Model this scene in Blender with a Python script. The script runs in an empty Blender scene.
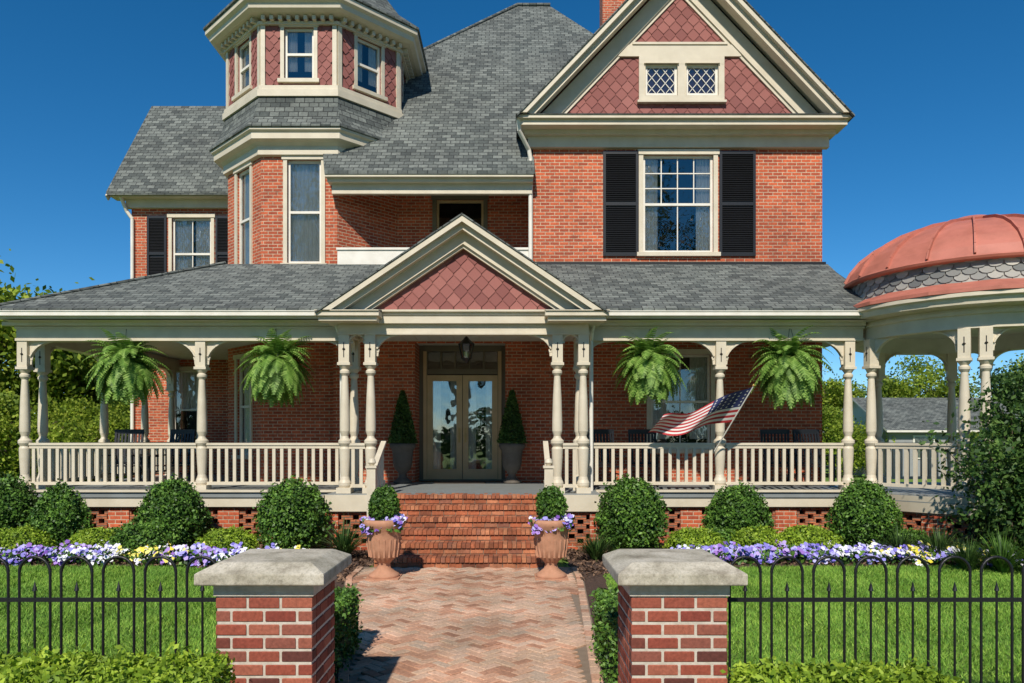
import bpy, math, random
import numpy as np
from mathutils import Vector
random.seed(7); rng = np.random.default_rng(7)
R = random.uniform
scene = bpy.context.scene

# ------------------------------------------------------------------ materials
def new_mat(name):
    m = bpy.data.materials.new(name); m.use_nodes = True
    nt = m.node_tree
    b = nt.nodes.get('Principled BSDF')
    return m, nt, b
def L(nt, a, b): nt.links.new(a, b)
def noise(nt, vec, scale, detail=4, rough=.55):
    n = nt.nodes.new('ShaderNodeTexNoise'); n.inputs['Scale'].default_value = scale
    n.inputs['Detail'].default_value = detail; n.inputs['Roughness'].default_value = rough
    if vec is not None: L(nt, vec, n.inputs['Vector'])
    return n
def ramp(nt, fac, stops):
    r = nt.nodes.new('ShaderNodeValToRGB'); el = r.color_ramp.elements
    while len(el) < len(stops): el.new(.5)
    for e, (p, c) in zip(el, stops):
        e.position = p; e.color = (c[0], c[1], c[2], 1)
    L(nt, fac, r.inputs['Fac']); return r
def mix(nt, a, b, fac, mode='MIX'):
    m = nt.nodes.new('ShaderNodeMix'); m.data_type = 'RGBA'; m.blend_type = mode
    for sock, v in ((m.inputs[0], fac), (m.inputs[6], a), (m.inputs[7], b)):
        if isinstance(v, (int, float)): sock.default_value = v
        elif isinstance(v, tuple): sock.default_value = (v[0], v[1], v[2], 1)
        else: L(nt, v, sock)
    return m.outputs[2]
def bump(nt, h, strength, dist, b):
    n = nt.nodes.new('ShaderNodeBump'); n.inputs['Strength'].default_value = strength
    n.inputs['Distance'].default_value = dist
    L(nt, h, n.inputs['Height']); L(nt, n.outputs[0], b.inputs['Normal']); return n
def objco(nt):
    t = nt.nodes.new('ShaderNodeTexCoord'); return t.outputs['Object']
def uvco(nt):
    t = nt.nodes.new('ShaderNodeTexCoord'); return t.outputs['UV']

def brick_mat(name, c1, c2, mortar, bw=.215, rh=.075, ms=.006, bumpd=.006, var=.5, rough=.85, offset=.5, stain=(.12,.06,.04), sf=.45):
    m, nt, b = new_mat(name)
    uv = uvco(nt); ob = objco(nt)
    t = nt.nodes.new('ShaderNodeTexBrick'); L(nt, uv, t.inputs['Vector'])
    t.inputs['Scale'].default_value = 1; t.inputs['Brick Width'].default_value = bw
    t.inputs['Row Height'].default_value = rh; t.inputs['Mortar Size'].default_value = ms
    t.inputs['Mortar Smooth'].default_value = .25; t.offset = offset
    t.inputs['Color1'].default_value = (*c1, 1); t.inputs['Color2'].default_value = (*c2, 1)
    t.inputs['Mortar'].default_value = (*mortar, 1)
    n1 = noise(nt, ob, .9, 5); n2 = noise(nt, ob, 18, 4); n3 = noise(nt, ob, 5.5, 3)
    f1 = ramp(nt, n1.outputs['Fac'], [(.35, (.72, .68, .66)), (.65, (1.15, 1.12, 1.08))])
    c = mix(nt, t.outputs['Color'], f1.outputs['Color'], var, 'MULTIPLY')
    f2 = ramp(nt, n2.outputs['Fac'], [(.3, (.7, .68, .68)), (.7, (1.25, 1.22, 1.2))])
    c = mix(nt, c, f2.outputs['Color'], .8, 'MULTIPLY')
    f3 = ramp(nt, n3.outputs['Fac'], [(.58, (0, 0, 0)), (.75, (1, 1, 1))])
    f3m = nt.nodes.new('ShaderNodeMath'); f3m.operation = 'MULTIPLY'; f3m.inputs[1].default_value = sf
    L(nt, f3.outputs['Color'], f3m.inputs[0])
    c = mix(nt, c, stain, f3m.outputs[0])
    L(nt, c, b.inputs['Base Color']); b.inputs['Roughness'].default_value = rough
    inv = nt.nodes.new('ShaderNodeMath'); inv.operation = 'MULTIPLY_ADD'
    L(nt, t.outputs['Fac'], inv.inputs[0]); inv.inputs[1].default_value = -1; L(nt, n2.outputs['Fac'], inv.inputs[2])
    bump(nt, inv.outputs[0], .8, bumpd, b)
    return m

BRICK = brick_mat('brick_wall', (.62, .135, .052), (.36, .068, .03), (.58, .43, .30), ms=.009, stain=(.19, .065, .035), sf=.5, var=.65)
STEPB = brick_mat('step_brick', (.55, .19, .085), (.34, .095, .045), (.20, .14, .10), bw=.205, rh=.0835, ms=.010, bumpd=.012)
SHING = brick_mat('asphalt_shingle', (.195, .22, .205), (.07, .084, .082), (.03, .034, .034), bw=.22, rh=.14, ms=.009, bumpd=.012, var=.6, rough=.95, stain=(.17, .19, .165))

def paint(name, col, rough=.5, nscale=3, amt=.25, bumpd=.002):
    m, nt, b = new_mat(name); ob = objco(nt)
    n1 = noise(nt, ob, nscale, 6, .6)
    f = ramp(nt, n1.outputs['Fac'], [(.3, (.78, .76, .72)), (.62, (1.05, 1.05, 1.05))])
    c = mix(nt, (*col,), f.outputs['Color'], amt * 2 if amt < .5 else 1, 'MULTIPLY')
    L(nt, c, b.inputs['Base Color']); b.inputs['Roughness'].default_value = rough
    n2 = noise(nt, ob, nscale * 12, 4); bump(nt, n2.outputs['Fac'], .4, bumpd, b)
    return m
TRIM = paint('cream_trim_paint', (.66, .585, .45), .5)
WHITE = paint('white_paint', (.80, .76, .67), .45)
CEIL = paint('porch_ceiling_paint', (.66, .63, .54), .6)
DECK = paint('porch_floor_paint', (.24, .26, .26), .5)
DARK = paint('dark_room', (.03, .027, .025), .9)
BLACK = paint('black_shutter_paint', (.012, .013, .016), .4)
IRON = paint('wrought_iron', (.010, .010, .011), .45)
OLIVE = paint('olive_door_surround', (.17, .145, .095), .5)
DOORP = paint('door_paint', (.66, .48, .25), .45)
COPPER = paint('copper_roof', (.50, .165, .115), .6, 2.5, .49)
CURT = paint('lace_curtain', (.82, .82, .79), .9, 9)
TERRA = paint('terracotta', (.50, .25, .15), .85, 9, .45, .006)
DPOT = paint('dark_stone_pot', (.13, .11, .09), .8, 8, .4)
WOOD = paint('bark', (.12, .085, .06), .95, 6, .49, .02)
BRASS = paint('brass', (.6, .4, .12), .3)
ASPH = paint('asphalt', (.05, .05, .052), .95, 4, .4, .01)
PAVE = paint('concrete_pavement', (.36, .34, .3), .95, 2, .4, .005)
SAND = paint('joint_sand', (.24, .18, .13), .98, 8, .45, .006)
MORT = paint('pillar_mortar', (.60, .54, .46), .95, 20, .49, .006)
GREYSIDE = paint('grey_siding', (.3, .31, .32), .8)
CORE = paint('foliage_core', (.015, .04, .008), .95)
def stone_mat():
    m, nt, b = new_mat('cast_stone'); ob = objco(nt)
    n1 = noise(nt, ob, 5, 8, .7); n2 = noise(nt, ob, 60, 4, .7); n3 = noise(nt, ob, 1.7, 3)
    a = ramp(nt, n1.outputs['Fac'], [(.30, (.27, .235, .18)), (.5, (.52, .47, .38)), (.7, (.64, .59, .50))])
    f = ramp(nt, n2.outputs['Fac'], [(.35, (.6, .6, .58)), (.55, (1.05, 1.05, 1.05))])
    c = mix(nt, a.outputs['Color'], f.outputs['Color'], .7, 'MULTIPLY')
    g = ramp(nt, n3.outputs['Fac'], [(.4, (.8, .8, .76)), (.6, (1.05, 1.05, 1.05))]); c = mix(nt, c, g.outputs['Color'], 1.0, 'MULTIPLY')
    L(nt, c, b.inputs['Base Color']); b.inputs['Roughness'].default_value = .92; bump(nt, n2.outputs['Fac'], .7, .004, b); return m
CONC = stone_mat()

def island_mat(name, stops, rough=.7, transl=0.0, spec=.3, clump=0.0, fine=0.0, cr=((.5, .55, .5), (1.3, 1.25, 1.1))):
    m, nt, b = new_mat(name)
    g = nt.nodes.new('ShaderNodeNewGeometry')
    r = ramp(nt, g.outputs['Random Per Island'], stops)
    c = r.outputs['Color']
    if clump:
        n = noise(nt, objco(nt), clump, 2)
        f = ramp(nt, n.outputs['Fac'], [(.35, cr[0]), (.65, cr[1])])
        c = mix(nt, c, f.outputs['Color'], 1.0, 'MULTIPLY')
    if fine:
        n = noise(nt, objco(nt), fine, 5, .7)
        f = ramp(nt, n.outputs['Fac'], [(.3, (.6, .58, .56)), (.7, (1.3, 1.28, 1.25))])
        c = mix(nt, c, f.outputs['Color'], .8, 'MULTIPLY')
    L(nt, c, b.inputs['Base Color']); b.inputs['Roughness'].default_value = rough
    b.inputs['Specular IOR Level'].default_value = spec
    if transl:
        tr = nt.nodes.new('ShaderNodeBsdfTranslucent'); L(nt, c, tr.inputs['Color'])
        ms = nt.nodes.new('ShaderNodeMixShader'); ms.inputs[0].default_value = transl
        out = nt.nodes['Material Output']
        L(nt, b.outputs[0], ms.inputs[1]); L(nt, tr.outputs[0], ms.inputs[2]); L(nt, ms.outputs[0], out.inputs['Surface'])
    else:
        n = noise(nt, objco(nt), 30, 4); bump(nt, n.outputs['Fac'], .5, .004, b)
    return m
REDSH = island_mat('red_scallop_shingle', [(0, (.235, .082, .072)), (.5, (.29, .105, .09)), (1, (.35, .135, .115))], .75)
GREYSH = island_mat('grey_scallop_shingle', [(0, (.14, .15, .15)), (.5, (.30, .30, .28)), (1, (.5, .48, .42))], .85)
PATHB = island_mat('path_brick', [(0, (.38, .20, .135)), (.25, (.60, .35, .245)), (.5, (.54, .39, .29)), (.75, (.66, .44, .33)), (1, (.50, .39, .31))], .9, clump=1.1, fine=35, cr=((.68, .68, .64), (1.12, 1.08, 1.02)))
PBRK = island_mat('pillar_brick', [(0, (.12, .04, .032)), (.25, (.33, .085, .052)), (.5, (.24, .055, .038)), (.75, (.40, .13, .08)), (1, (.17, .06, .05))], .88, fine=45)
BOX = island_mat('boxwood_leaf', [(0, (.035, .09, .014)), (.5, (.075, .17, .025)), (1, (.15, .28, .045))], .5, 0, clump=4)
LIME = island_mat('lime_leaf', [(0, (.14, .24, .02)), (.5, (.28, .42, .035)), (1, (.44, .58, .07))], .5, .25, clump=4, cr=((.65, .7, .6), (1.2, 1.15, 1.05)))
TREEL = island_mat('tree_leaf', [(0, (.11, .19, .02)), (.5, (.26, .37, .035)), (1, (.44, .52, .08))], .6, .42, clump=.6, cr=((.6, .65, .55), (1.25, 1.2, 1.05)))
DKLEAF = island_mat('dark_leaf', [(0, (.025, .065, .018)), (.5, (.06, .13, .03)), (1, (.13, .22, .055))], .5, .2, clump=2)
FERNL = island_mat('fern_leaf', [(0, (.10, .20, .03)), (.5, (.20, .36, .06)), (1, (.34, .50, .12))], .5, .3)
GRASS = island_mat('grass_blade', [(0, (.10, .23, .025)), (.5, (.18, .35, .04)), (1, (.31, .46, .08))], .7, 0, clump=.9, cr=((.72, .8, .74), (1.12, 1.08, 1.0)))
PBLUE = island_mat('pansy_blue', [(0, (.14, .10, .5)), (.5, (.32, .29, .72)), (1, (.58, .56, .85))], .7, 0)
PWHITE = island_mat('pansy_white', [(0, (.68, .68, .78)), (1, (.85, .85, .85))], .7, 0)
PYEL = island_mat('pansy_yellow', [(0, (.8, .65, .05)), (1, (.85, .8, .25))], .7, 0)
PPUR = island_mat('pansy_purple', [(0, (.15, .06, .35)), (.5, (.36, .19, .58)), (1, (.52, .42, .78))], .7, 0)
FRED = paint('flag_red', (.5, .035, .04), .8); FWHITE = paint('flag_white', (.78, .76, .72), .8); FBLUE = paint('flag_blue', (.03, .04, .14), .8)

def ground_mat():
    m, nt, b = new_mat('lawn_ground'); ob = objco(nt)
    n1 = noise(nt, ob, .35, 4); n2 = noise(nt, ob, 14, 5, .7)
    a = ramp(nt, n1.outputs['Fac'], [(.3, (.10, .19, .02)), (.7, (.16, .27, .035))])
    f = ramp(nt, n2.outputs['Fac'], [(.3, (.6, .6, .6)), (.7, (1.3, 1.3, 1.2))])
    c = mix(nt, a.outputs['Color'], f.outputs['Color'], 1.0, 'MULTIPLY')
    L(nt, c, b.inputs['Base Color']); b.inputs['Roughness'].default_value = .95
    bump(nt, n2.outputs['Fac'], 1, .03, b); return m
GROUND = ground_mat()
def mulch_mat():
    m, nt, b = new_mat('bark_mulch'); ob = objco(nt)
    n2 = noise(nt, ob, 22, 6, .75)
    a = ramp(nt, n2.outputs['Fac'], [(.3, (.03, .018, .012)), (.55, (.11, .062, .042)), (.75, (.2, .12, .08))])
    L(nt, a.outputs['Color'], b.inputs['Base Color']); b.inputs['Roughness'].default_value = .95
    bump(nt, n2.outputs['Fac'], 1, .04, b); return m
MULCH = mulch_mat()
CHIP = island_mat('mulch_chip', [(0, (.05, .028, .018)), (.5, (.14, .08, .05)), (1, (.26, .16, .10))], .9)
def glass_mat(name='window_glass', add=.12, mul=.8):
    m, nt, b = new_mat(name)
    nt.nodes.remove(b); out = nt.nodes['Material Output']
    gl = nt.nodes.new('ShaderNodeBsdfGlossy'); gl.inputs['Roughness'].default_value = .015
    gl.inputs['Color'].default_value = (.95, .95, .92, 1)
    tr = nt.nodes.new('ShaderNodeBsdfTransparent'); tr.inputs['Color'].default_value = (.92, .93, .92, 1)
    lw = nt.nodes.new('ShaderNodeLayerWeight'); lw.inputs['Blend'].default_value = .35
    ma = nt.nodes.new('ShaderNodeMath'); ma.operation = 'MULTIPLY_ADD'; ma.use_clamp = True
    L(nt, lw.outputs['Fresnel'], ma.inputs[0]); ma.inputs[1].default_value = mul; ma.inputs[2].default_value = add
    n = noise(nt, objco(nt), 1.6, 2); bm = nt.nodes.new('ShaderNodeBump'); bm.inputs['Strength'].default_value = .3
    bm.inputs['Distance'].default_value = .02
    L(nt, n.outputs['Fac'], bm.inputs['Height']); L(nt, bm.outputs[0], gl.inputs['Normal'])
    ms = nt.nodes.new('ShaderNodeMixShader'); L(nt, ma.outputs[0], ms.inputs[0]); L(nt, tr.outputs[0], ms.inputs[1]); L(nt, gl.outputs[0], ms.inputs[2])
    L(nt, ms.outputs[0], out.inputs['Surface']); return m
GLASS = glass_mat()

# ------------------------------------------------------------------ mesh builder
class MB:
    def __init__(s, mats):
        s.v = []; s.f = []; s.m = []; s.sm = []; s.np = []; s.mats = mats
    def mi(s, m): 
        if m not in s.mats: s.mats.append(m)
        return s.mats.index(m)
    def face(s, pts, m, smooth=False):
        i = len(s.v); s.v += [tuple(p) for p in pts]
        s.f.append(list(range(i, i + len(pts)))); s.m.append(s.mi(m)); s.sm.append(smooth)
    def idx(s, verts, faces, m, smooth=False):
        i = len(s.v); s.v += [tuple(p) for p in verts]; k = s.mi(m)
        for f in faces: s.f.append([i + a for a in f]); s.m.append(k); s.sm.append(smooth)
    def hexa(s, p, m):
        s.idx(p, [(0, 3, 2, 1), (4, 5, 6, 7), (0, 1, 5, 4), (1, 2, 6, 5), (2, 3, 7, 6), (3, 0, 4, 7)], m)
    def box(s, x0, x1, y0, y1, z0, z1, m):
        s.hexa([(x0, y0, z0), (x1, y0, z0), (x1, y1, z0), (x0, y1, z0), (x0, y0, z1), (x1, y0, z1), (x1, y1, z1), (x0, y1, z1)], m)
    def lbox(s, P, u, a0, a1, b0, b1, z0, z1, m):
        ux, uy = u; nx, ny = uy, -ux
        def q(a, b, z): return (P[0] + ux * a + nx * b, P[1] + uy * a + ny * b, P[2] + z)
        s.hexa([q(a0, b1, z0), q(a1, b1, z0), q(a1, b0, z0), q(a0, b0, z0), q(a0, b1, z1), q(a1, b1, z1), q(a1, b0, z1), q(a0, b0, z1)], m)
    def beam(s, p0, p1, w, h, m):
        p0 = Vector(p0); p1 = Vector(p1); d = (p1 - p0).normalized()
        up = Vector((0, 0, 1)) if abs(d.z) < .95 else Vector((0, 1, 0))
        r = d.cross(up).normalized(); t = r.cross(d)
        P = []
        for p in (p0, p1):
            for a, b in ((-1, -1), (1, -1), (1, 1), (-1, 1)):
                P.append(p + r * a * w / 2 + t * b * h / 2)
        s.idx(P, [(0, 1, 2, 3), (7, 6, 5, 4), (0, 4, 5, 1), (1, 5, 6, 2), (2, 6, 7, 3), (3, 7, 4, 0)], m)
    def cyl(s, p0, p1, r0, r1, m, n=8, smooth=True, caps=True):
        p0 = Vector(p0); p1 = Vector(p1); d = (p1 - p0).normalized()
        up = Vector((0, 0, 1)) if abs(d.z) < .9 else Vector((1, 0, 0))
        r = d.cross(up).normalized(); t = r.cross(d); V = []
        for p, rad in ((p0, r0), (p1, r1)):
            for i in range(n):
                a = 2 * math.pi * i / n; V.append(p + (r * math.cos(a) + t * math.sin(a)) * rad)
        F = [(i, (i + 1) % n, n + (i + 1) % n, n + i) for i in range(n)]
        s.idx(V, F, m, smooth)
        if caps:
            s.face([V[i] for i in range(n - 1, -1, -1)], m); s.face([V[n + i] for i in range(n)], m)
    def tube(s, pts, r, m, n=6):
        for a, b in zip(pts[:-1], pts[1:]): s.cyl(a, b, r, r, m, n)
    def lathe(s, cx, cy, cz, prof, m, n=16, sharp=True, rot=0, smooth=True):
        def ring(r, z): return [(cx + r * math.cos(rot + 2 * math.pi * i / n), cy + r * math.sin(rot + 2 * math.pi * i / n), cz + z) for i in range(n)]
        if sharp:
            for (r0, z0), (r1, z1) in zip(prof[:-1], prof[1:]):
                s.idx(ring(r0, z0) + ring(r1, z1), [(i, (i + 1) % n, n + (i + 1) % n, n + i) for i in range(n)], m, smooth)
        else:
            V = []; F = []
            for r, z in prof: V += ring(r, z)
            for k in range(len(prof) - 1):
                F += [(k * n + i, k * n + (i + 1) % n, (k + 1) * n + (i + 1) % n, (k + 1) * n + i) for i in range(n)]
            s.idx(V, F, m, smooth)
    def ext_y(s, pts, y0, y1, m):
        n = len(pts)
        V = [(x, y0, z) for x, z in pts] + [(x, y1, z) for x, z in pts]
        s.idx(V, [list(range(n)), list(range(2 * n - 1, n - 1, -1))] + [(i, n + i, n + (i + 1) % n, (i + 1) % n) for i in range(n)], m)
    def slab(s, pts, t, mt, ms):
        s.face(pts, mt); low = [(p[0], p[1], p[2] - t) for p in pts]
        s.face(low[::-1], ms); n = len(pts)
        for i in range(n):
            j = (i + 1) % n; s.face([low[i], low[j], pts[j], pts[i]], ms)
    def add_np(s, V, m): s.np.append((V, s.mi(m)))
    def build(s, name, parent=None, loc=None):
        me = bpy.data.meshes.new(name)
        V = np.array(s.v, dtype=np.float64).reshape(-1, 3)
        lens = [len(f) for f in s.f]; lv = np.array([i for f in s.f for i in f], dtype=np.int64)
        mi = np.array(s.m, dtype=np.int32); sm = np.array(s.sm, dtype=bool)
        uv = np.zeros((len(lv), 2)); k = 0
        for f in s.f:
            p = V[f]; nn = np.cross(p[1] - p[0], p[2] - p[1])
            if np.linalg.norm(nn) < 1e-12 and len(f) > 3: nn = np.cross(p[2] - p[0], p[3] - p[1])
            nn = nn / (np.linalg.norm(nn) + 1e-12)
            if abs(nn[2]) > .93: uv[k:k + len(f)] = p[:, :2]
            else:
                t = np.array([-nn[1], nn[0], 0]); t /= (np.linalg.norm(t) + 1e-12)
                if t[0] < -1e-6 or (abs(t[0]) < 1e-6 and t[1] < 0): t = -t
                b = np.cross(nn, t); 
                if b[2] < 0: b = -b
                uv[k:k + len(f), 0] = p @ t; uv[k:k + len(f), 1] = p @ b
            k += len(f)
        lens = np.array(lens, dtype=np.int64)
        for (A, m) in s.np:
            N, kk, _ = A.shape; base = len(V)
            V = np.vstack([V, A.reshape(-1, 3)]); lv = np.concatenate([lv, base + np.arange(N * kk)])
            lens = np.concatenate([lens, np.full(N, kk)]); mi = np.concatenate([mi, np.full(N, m, dtype=np.int32)])
            sm = np.concatenate([sm, np.zeros(N, bool)]); uv = np.vstack([uv, np.zeros((N * kk, 2))])
        me.vertices.add(len(V)); me.vertices.foreach_set('co', V.astype(np.float32).ravel())
        me.loops.add(len(lv)); me.loops.foreach_set('vertex_index', lv.astype(np.int32))
        me.polygons.add(len(lens)); st = np.concatenate([[0], np.cumsum(lens)[:-1]]).astype(np.int32)
        me.polygons.foreach_set('loop_start', st)
        me.polygons.foreach_set('material_index', mi.astype(np.int32)); me.polygons.foreach_set('use_smooth', sm)
        me.update(calc_edges=True)
        ul = me.uv_layers.new(name='UVMap'); ul.data.foreach_set('uv', uv.astype(np.float32).ravel())
        for m in s.mats: me.materials.append(m)
        return inst(me, name, parent, loc)
def inst(me, name, parent=None, loc=None, rz=0, sc=None):
    o = bpy.data.objects.new(name, me); scene.collection.objects.link(o)
    if loc: o.location = loc
    o.rotation_euler[2] = rz
    if sc: o.scale = sc if isinstance(sc, tuple) else (sc, sc, sc)
    if parent: o.parent = parent
    return o
def empty(name, loc=(0, 0, 0)):
    e = bpy.data.objects.new(name, None); scene.collection.objects.link(e); e.location = loc; return e
def unit(a): return a / (np.linalg.norm(a, axis=1, keepdims=True) + 1e-9)
def leaves(C, size, nrm=None, asp=1.7, bias=.7):
    N = len(C); n = rng.normal(size=(N, 3))
    n = unit(n) if nrm is None else unit(nrm * bias + unit(n) * .8)
    t = unit(np.cross(n, rng.normal(size=(N, 3)))); b = np.cross(n, t)
    sz = (size * rng.uniform(.6, 1.3, N))[:, None]
    a = t * sz * asp / 2; w = b * sz / 2
    return np.stack([C - a, C + w - a * .1, C + a, C - w - a * .1], 1)

H = empty('brick_house')

# ------------------------------------------------------------------ wall + window helpers
def wall(mb, P, u, length, z0, z1, ops, m, t=.14):
    ux, uy = u; nx, ny = uy, -ux
    def q(a, b, z): return (P[0] + ux * a + nx * b, P[1] + uy * a + ny * b, z)
    A = sorted(set([0, length] + [o[0] for o in ops] + [o[1] for o in ops]))
    Z = sorted(set([z0, z1] + [o[2] for o in ops] + [o[3] for o in ops]))
    for a0, a1 in zip(A[:-1], A[1:]):
        for c0, c1 in zip(Z[:-1], Z[1:]):
            ca, cz = (a0 + a1) / 2, (c0 + c1) / 2
            if any(o[0] < ca < o[1] and o[2] < cz < o[3] for o in ops): continue
            mb.face([q(a0, 0, c0), q(a1, 0, c0), q(a1, 0, c1), q(a0, 0, c1)], m)
    for a0, a1, c0, c1 in ops:
        mb.face([q(a0, 0, c0), q(a0, 0, c1), q(a0, -t, c1), q(a0, -t, c0)], m)
        mb.face([q(a1, 0, c0), q(a1, -t, c0), q(a1, -t, c1), q(a1, 0, c1)], m)
        mb.face([q(a0, 0, c1), q(a1, 0, c1), q(a1, -t, c1), q(a0, -t, c1)], m)
        mb.face([q(a0, 0, c0), q(a0, -t, c0), q(a1, -t, c0), q(a1, 0, c0)], m)
def window(mb, P, u, w, h, cas=.1, cols=(1, 1), curtain=1.0, sill=True, diamond=False, tm=TRIM, sm=WHITE, split=True, gap=0):
    lb = lambda *a: mb.lbox(P, u, *a)
    lb(-cas, 0, -.02, .035, 0, h, tm); lb(w, w + cas, -.02, .035, 0, h, tm)
    lb(-cas - .03, w + cas + .03, -.02, .055, h, h + cas * 1.15, tm)
    if sill: lb(-cas - .05, w + cas + .05, -.02, .09, -.085, 0, tm)
    f = .055
    lb(0, f, -.11, -.05, 0, h, sm); lb(w - f, w, -.11, -.05, 0, h, sm)
    lb(f, w - f, -.11, -.05, 0, f * 1.2, sm); lb(f, w - f, -.11, -.05, h - f, h, sm)
    if split: lb(f, w - f, -.115, -.045, h / 2 - .025, h / 2 + .03, sm)
    ux, uy = u; nx, ny = uy, -ux
    def q(a, b, z): return (P[0] + ux * a + nx * b, P[1] + uy * a + ny * b, P[2] + z)
    mb.face([q(f, -.085, f), q(w - f, -.085, f), q(w - f, -.085, h - f), q(f, -.085, h - f)], GLASS)
    zs = [(f, h / 2 - .025), (h / 2 + .03, h - f)] if split else [(f, h - f)]
    for (c, (z0, z1)) in zip(cols if split else cols[:1], zs):
        nc, nr = c if isinstance(c, tuple) else (c, 1)
        for i in range(1, nc):
            x = f + (w - 2 * f) * i / nc; lb(x - .011, x + .011, -.1, -.065, z0, z1, sm)
        for j in range(1, nr):
            z = z0 + (z1 - z0) * j / nr; lb(f, w - f, -.098, -.067, z - .011, z + .011, sm)
    if diamond:
        n = 3
        for sgn in (1, -1):
            for k in range(-4, 8):
                pts = []
                W = w - 2 * f; Hh = h - 2 * f; sp = W / n
                for tt in np.linspace(0, 1, 31):
                    x = tt * W; z = sgn * (x * 1.2) + k * sp * 1.2
                    if 0 <= z <= Hh: pts.append((x, z))
                if len(pts) > 1:
                    a, b = pts[0], pts[-1]
                    mb.beam(q(f + a[0], -.07, f + a[1]), q(f + b[0], -.07, f + b[1]), .014, .014, sm)
    if curtain > 0:
        N = 40; halves = [(0.02, w - .02)] if gap == 0 else [(0.02, w * (.5 - gap / 2)), (w * (.5 + gap / 2), w - .02)]
        for a0, a1 in halves:
            zt = h - .02; zb = h - h * curtain + .02; V = []; F = []
            for i in range(N + 1):
                a = a0 + (a1 - a0) * i / N; b = -.155 + .016 * math.sin(i * 1.25) + .006 * math.sin(i * 3.1)
                V += [q(a, b, zb), q(a, b, zt)]
            for i in range(N): F.append((2 * i, 2 * i + 2, 2 * i + 3, 2 * i + 1))
            mb.idx(V, F, CURT, True)
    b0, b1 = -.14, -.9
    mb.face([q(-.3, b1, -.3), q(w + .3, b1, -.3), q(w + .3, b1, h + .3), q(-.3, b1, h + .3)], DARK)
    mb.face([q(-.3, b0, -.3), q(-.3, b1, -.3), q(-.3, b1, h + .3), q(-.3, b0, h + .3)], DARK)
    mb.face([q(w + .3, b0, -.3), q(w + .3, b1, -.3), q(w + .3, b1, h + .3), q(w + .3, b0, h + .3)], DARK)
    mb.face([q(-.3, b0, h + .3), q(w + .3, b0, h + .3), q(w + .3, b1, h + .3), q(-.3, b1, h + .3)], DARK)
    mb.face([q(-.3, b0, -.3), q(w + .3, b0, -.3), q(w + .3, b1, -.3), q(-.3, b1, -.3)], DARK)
def shutter(mb, P, u, w, h):
    lb = lambda *a: mb.lbox(P, u, *a)
    f = .06
    lb(0, f, .01, .055, 0, h, BLACK); lb(w - f, w, .01, .055, 0, h, BLACK)
    for z in (0, h * .48, h - f * 1.3): lb(f, w - f, .012, .052, z, z + f * 1.3, BLACK)
    ux, uy = u; nx, ny = uy, -ux
    z = f * 1.3
    while z < h - f * 1.3 - .03:
        if not (h * .48 - .05 < z < h * .48 + f * 1.3):
            p = []
            for a, b, zz in ((f, .045, z), (w - f, .045, z), (w - f, .015, z + .035), (f, .015, z + .035)):
                p.append((P[0] + ux * a + nx * b, P[1] + uy * a + ny * b, P[2] + zz))
            mb.face(p, BLACK)
        z += .042
    lb(f, w - f, .005, .012, 0, h, BLACK)
def shingles(mb, P, u, test, a0, a1, z0, z1, w, m, exp=.62, pt=.5):
    ux, uy = u; nx, ny = uy, -ux
    def q(a, b, z): return (P[0] + ux * a + nx * b, P[1] + uy * a + ny * b, P[2] + z)
    e = w * exp; hgt = e * 1.9; r = 0; z = z0 - e * .5
    while z < z1:
        a = a0 - w + (w / 2 if r % 2 else 0)
        while a < a1 + w:
            if test(a, z + e * .5):
                g = w * .47; th = .016; jz = R(-.004, .004)
                B = [(a - g, z + w * pt * .95), (a, z + jz), (a + g, z + w * pt * .95), (a + g, z + hgt), (a - g, z + hgt)]
                bb = lambda zz: .034 - .026 * (zz - z) / hgt
                mb.face([q(x, bb(y), y) for x, y in B], m)
                for i in (0, 1):
                    x0_, y0_ = B[i]; x1_, y1_ = B[i + 1]
                    mb.face([q(x0_, bb(y0_), y0_), q(x0_, bb(y0_) - th, y0_), q(x1_, bb(y1_) - th, y1_), q(x1_, bb(y1_), y1_)], m)
            a += w
        z += e; r += 1

U = (1, 0)
W = MB([BRICK]); WN = MB([TRIM]); T = MB([TRIM]); SH = MB([REDSH]); RF = MB([SHING, TRIM])

# ---------------- gabled wing
wx0, wx1, wy = .48, 7.03, 17.0
ops = [(2.97 - wx0, 4.56 - wx0, 6.2, 8.42), (3.15 - wx0, 4.5 - wx0, 1.75, 3.9)]
wall(W, (-.15, wy, 0), U, wx0 + .15, .2, 5.6, [], BRICK)
wall(W, (wx0, wy, 0), U, wx1 - wx0, .2, 8.7, ops, BRICK)
wall(W, (wx1, wy, 0), (0, 1), 11, .2, 8.9, [], BRICK)
W.face([(wx0, wy, 5.4), (wx0, wy, 8.9), (wx0, 20, 8.9), (wx0, 20, 5.4)], BRICK)
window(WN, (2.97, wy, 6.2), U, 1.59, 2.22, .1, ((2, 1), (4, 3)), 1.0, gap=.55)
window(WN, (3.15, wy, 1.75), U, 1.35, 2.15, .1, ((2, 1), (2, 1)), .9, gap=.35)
shutter(WN, (2.06, wy, 6.12), U, .8, 2.38); shutter(WN, (4.69, wy, 6.12), U, .82, 2.38)
T.box(.36, 7.15, 16.9, 17.05, 8.56, 8.8, TRIM); T.box(.28, 7.25, 16.78, 17.04, 8.8, 8.9, TRIM)
T.box(.18, 7.38, 16.5, 17.03, 8.9, 9.02, TRIM); T.box(.1, 7.46, 16.42, 17.02, 9.02, 9.1, TRIM)
RF.slab([(.08, 16.4, 9.105), (7.48, 16.4, 9.105), (7.48, 17, 9.16), (.08, 17, 9.16)], .02, SHING, SHING)
cx, base, sl = 3.78, 9.1, 1.05; hw = 3.62; ap = base + hw * sl
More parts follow.
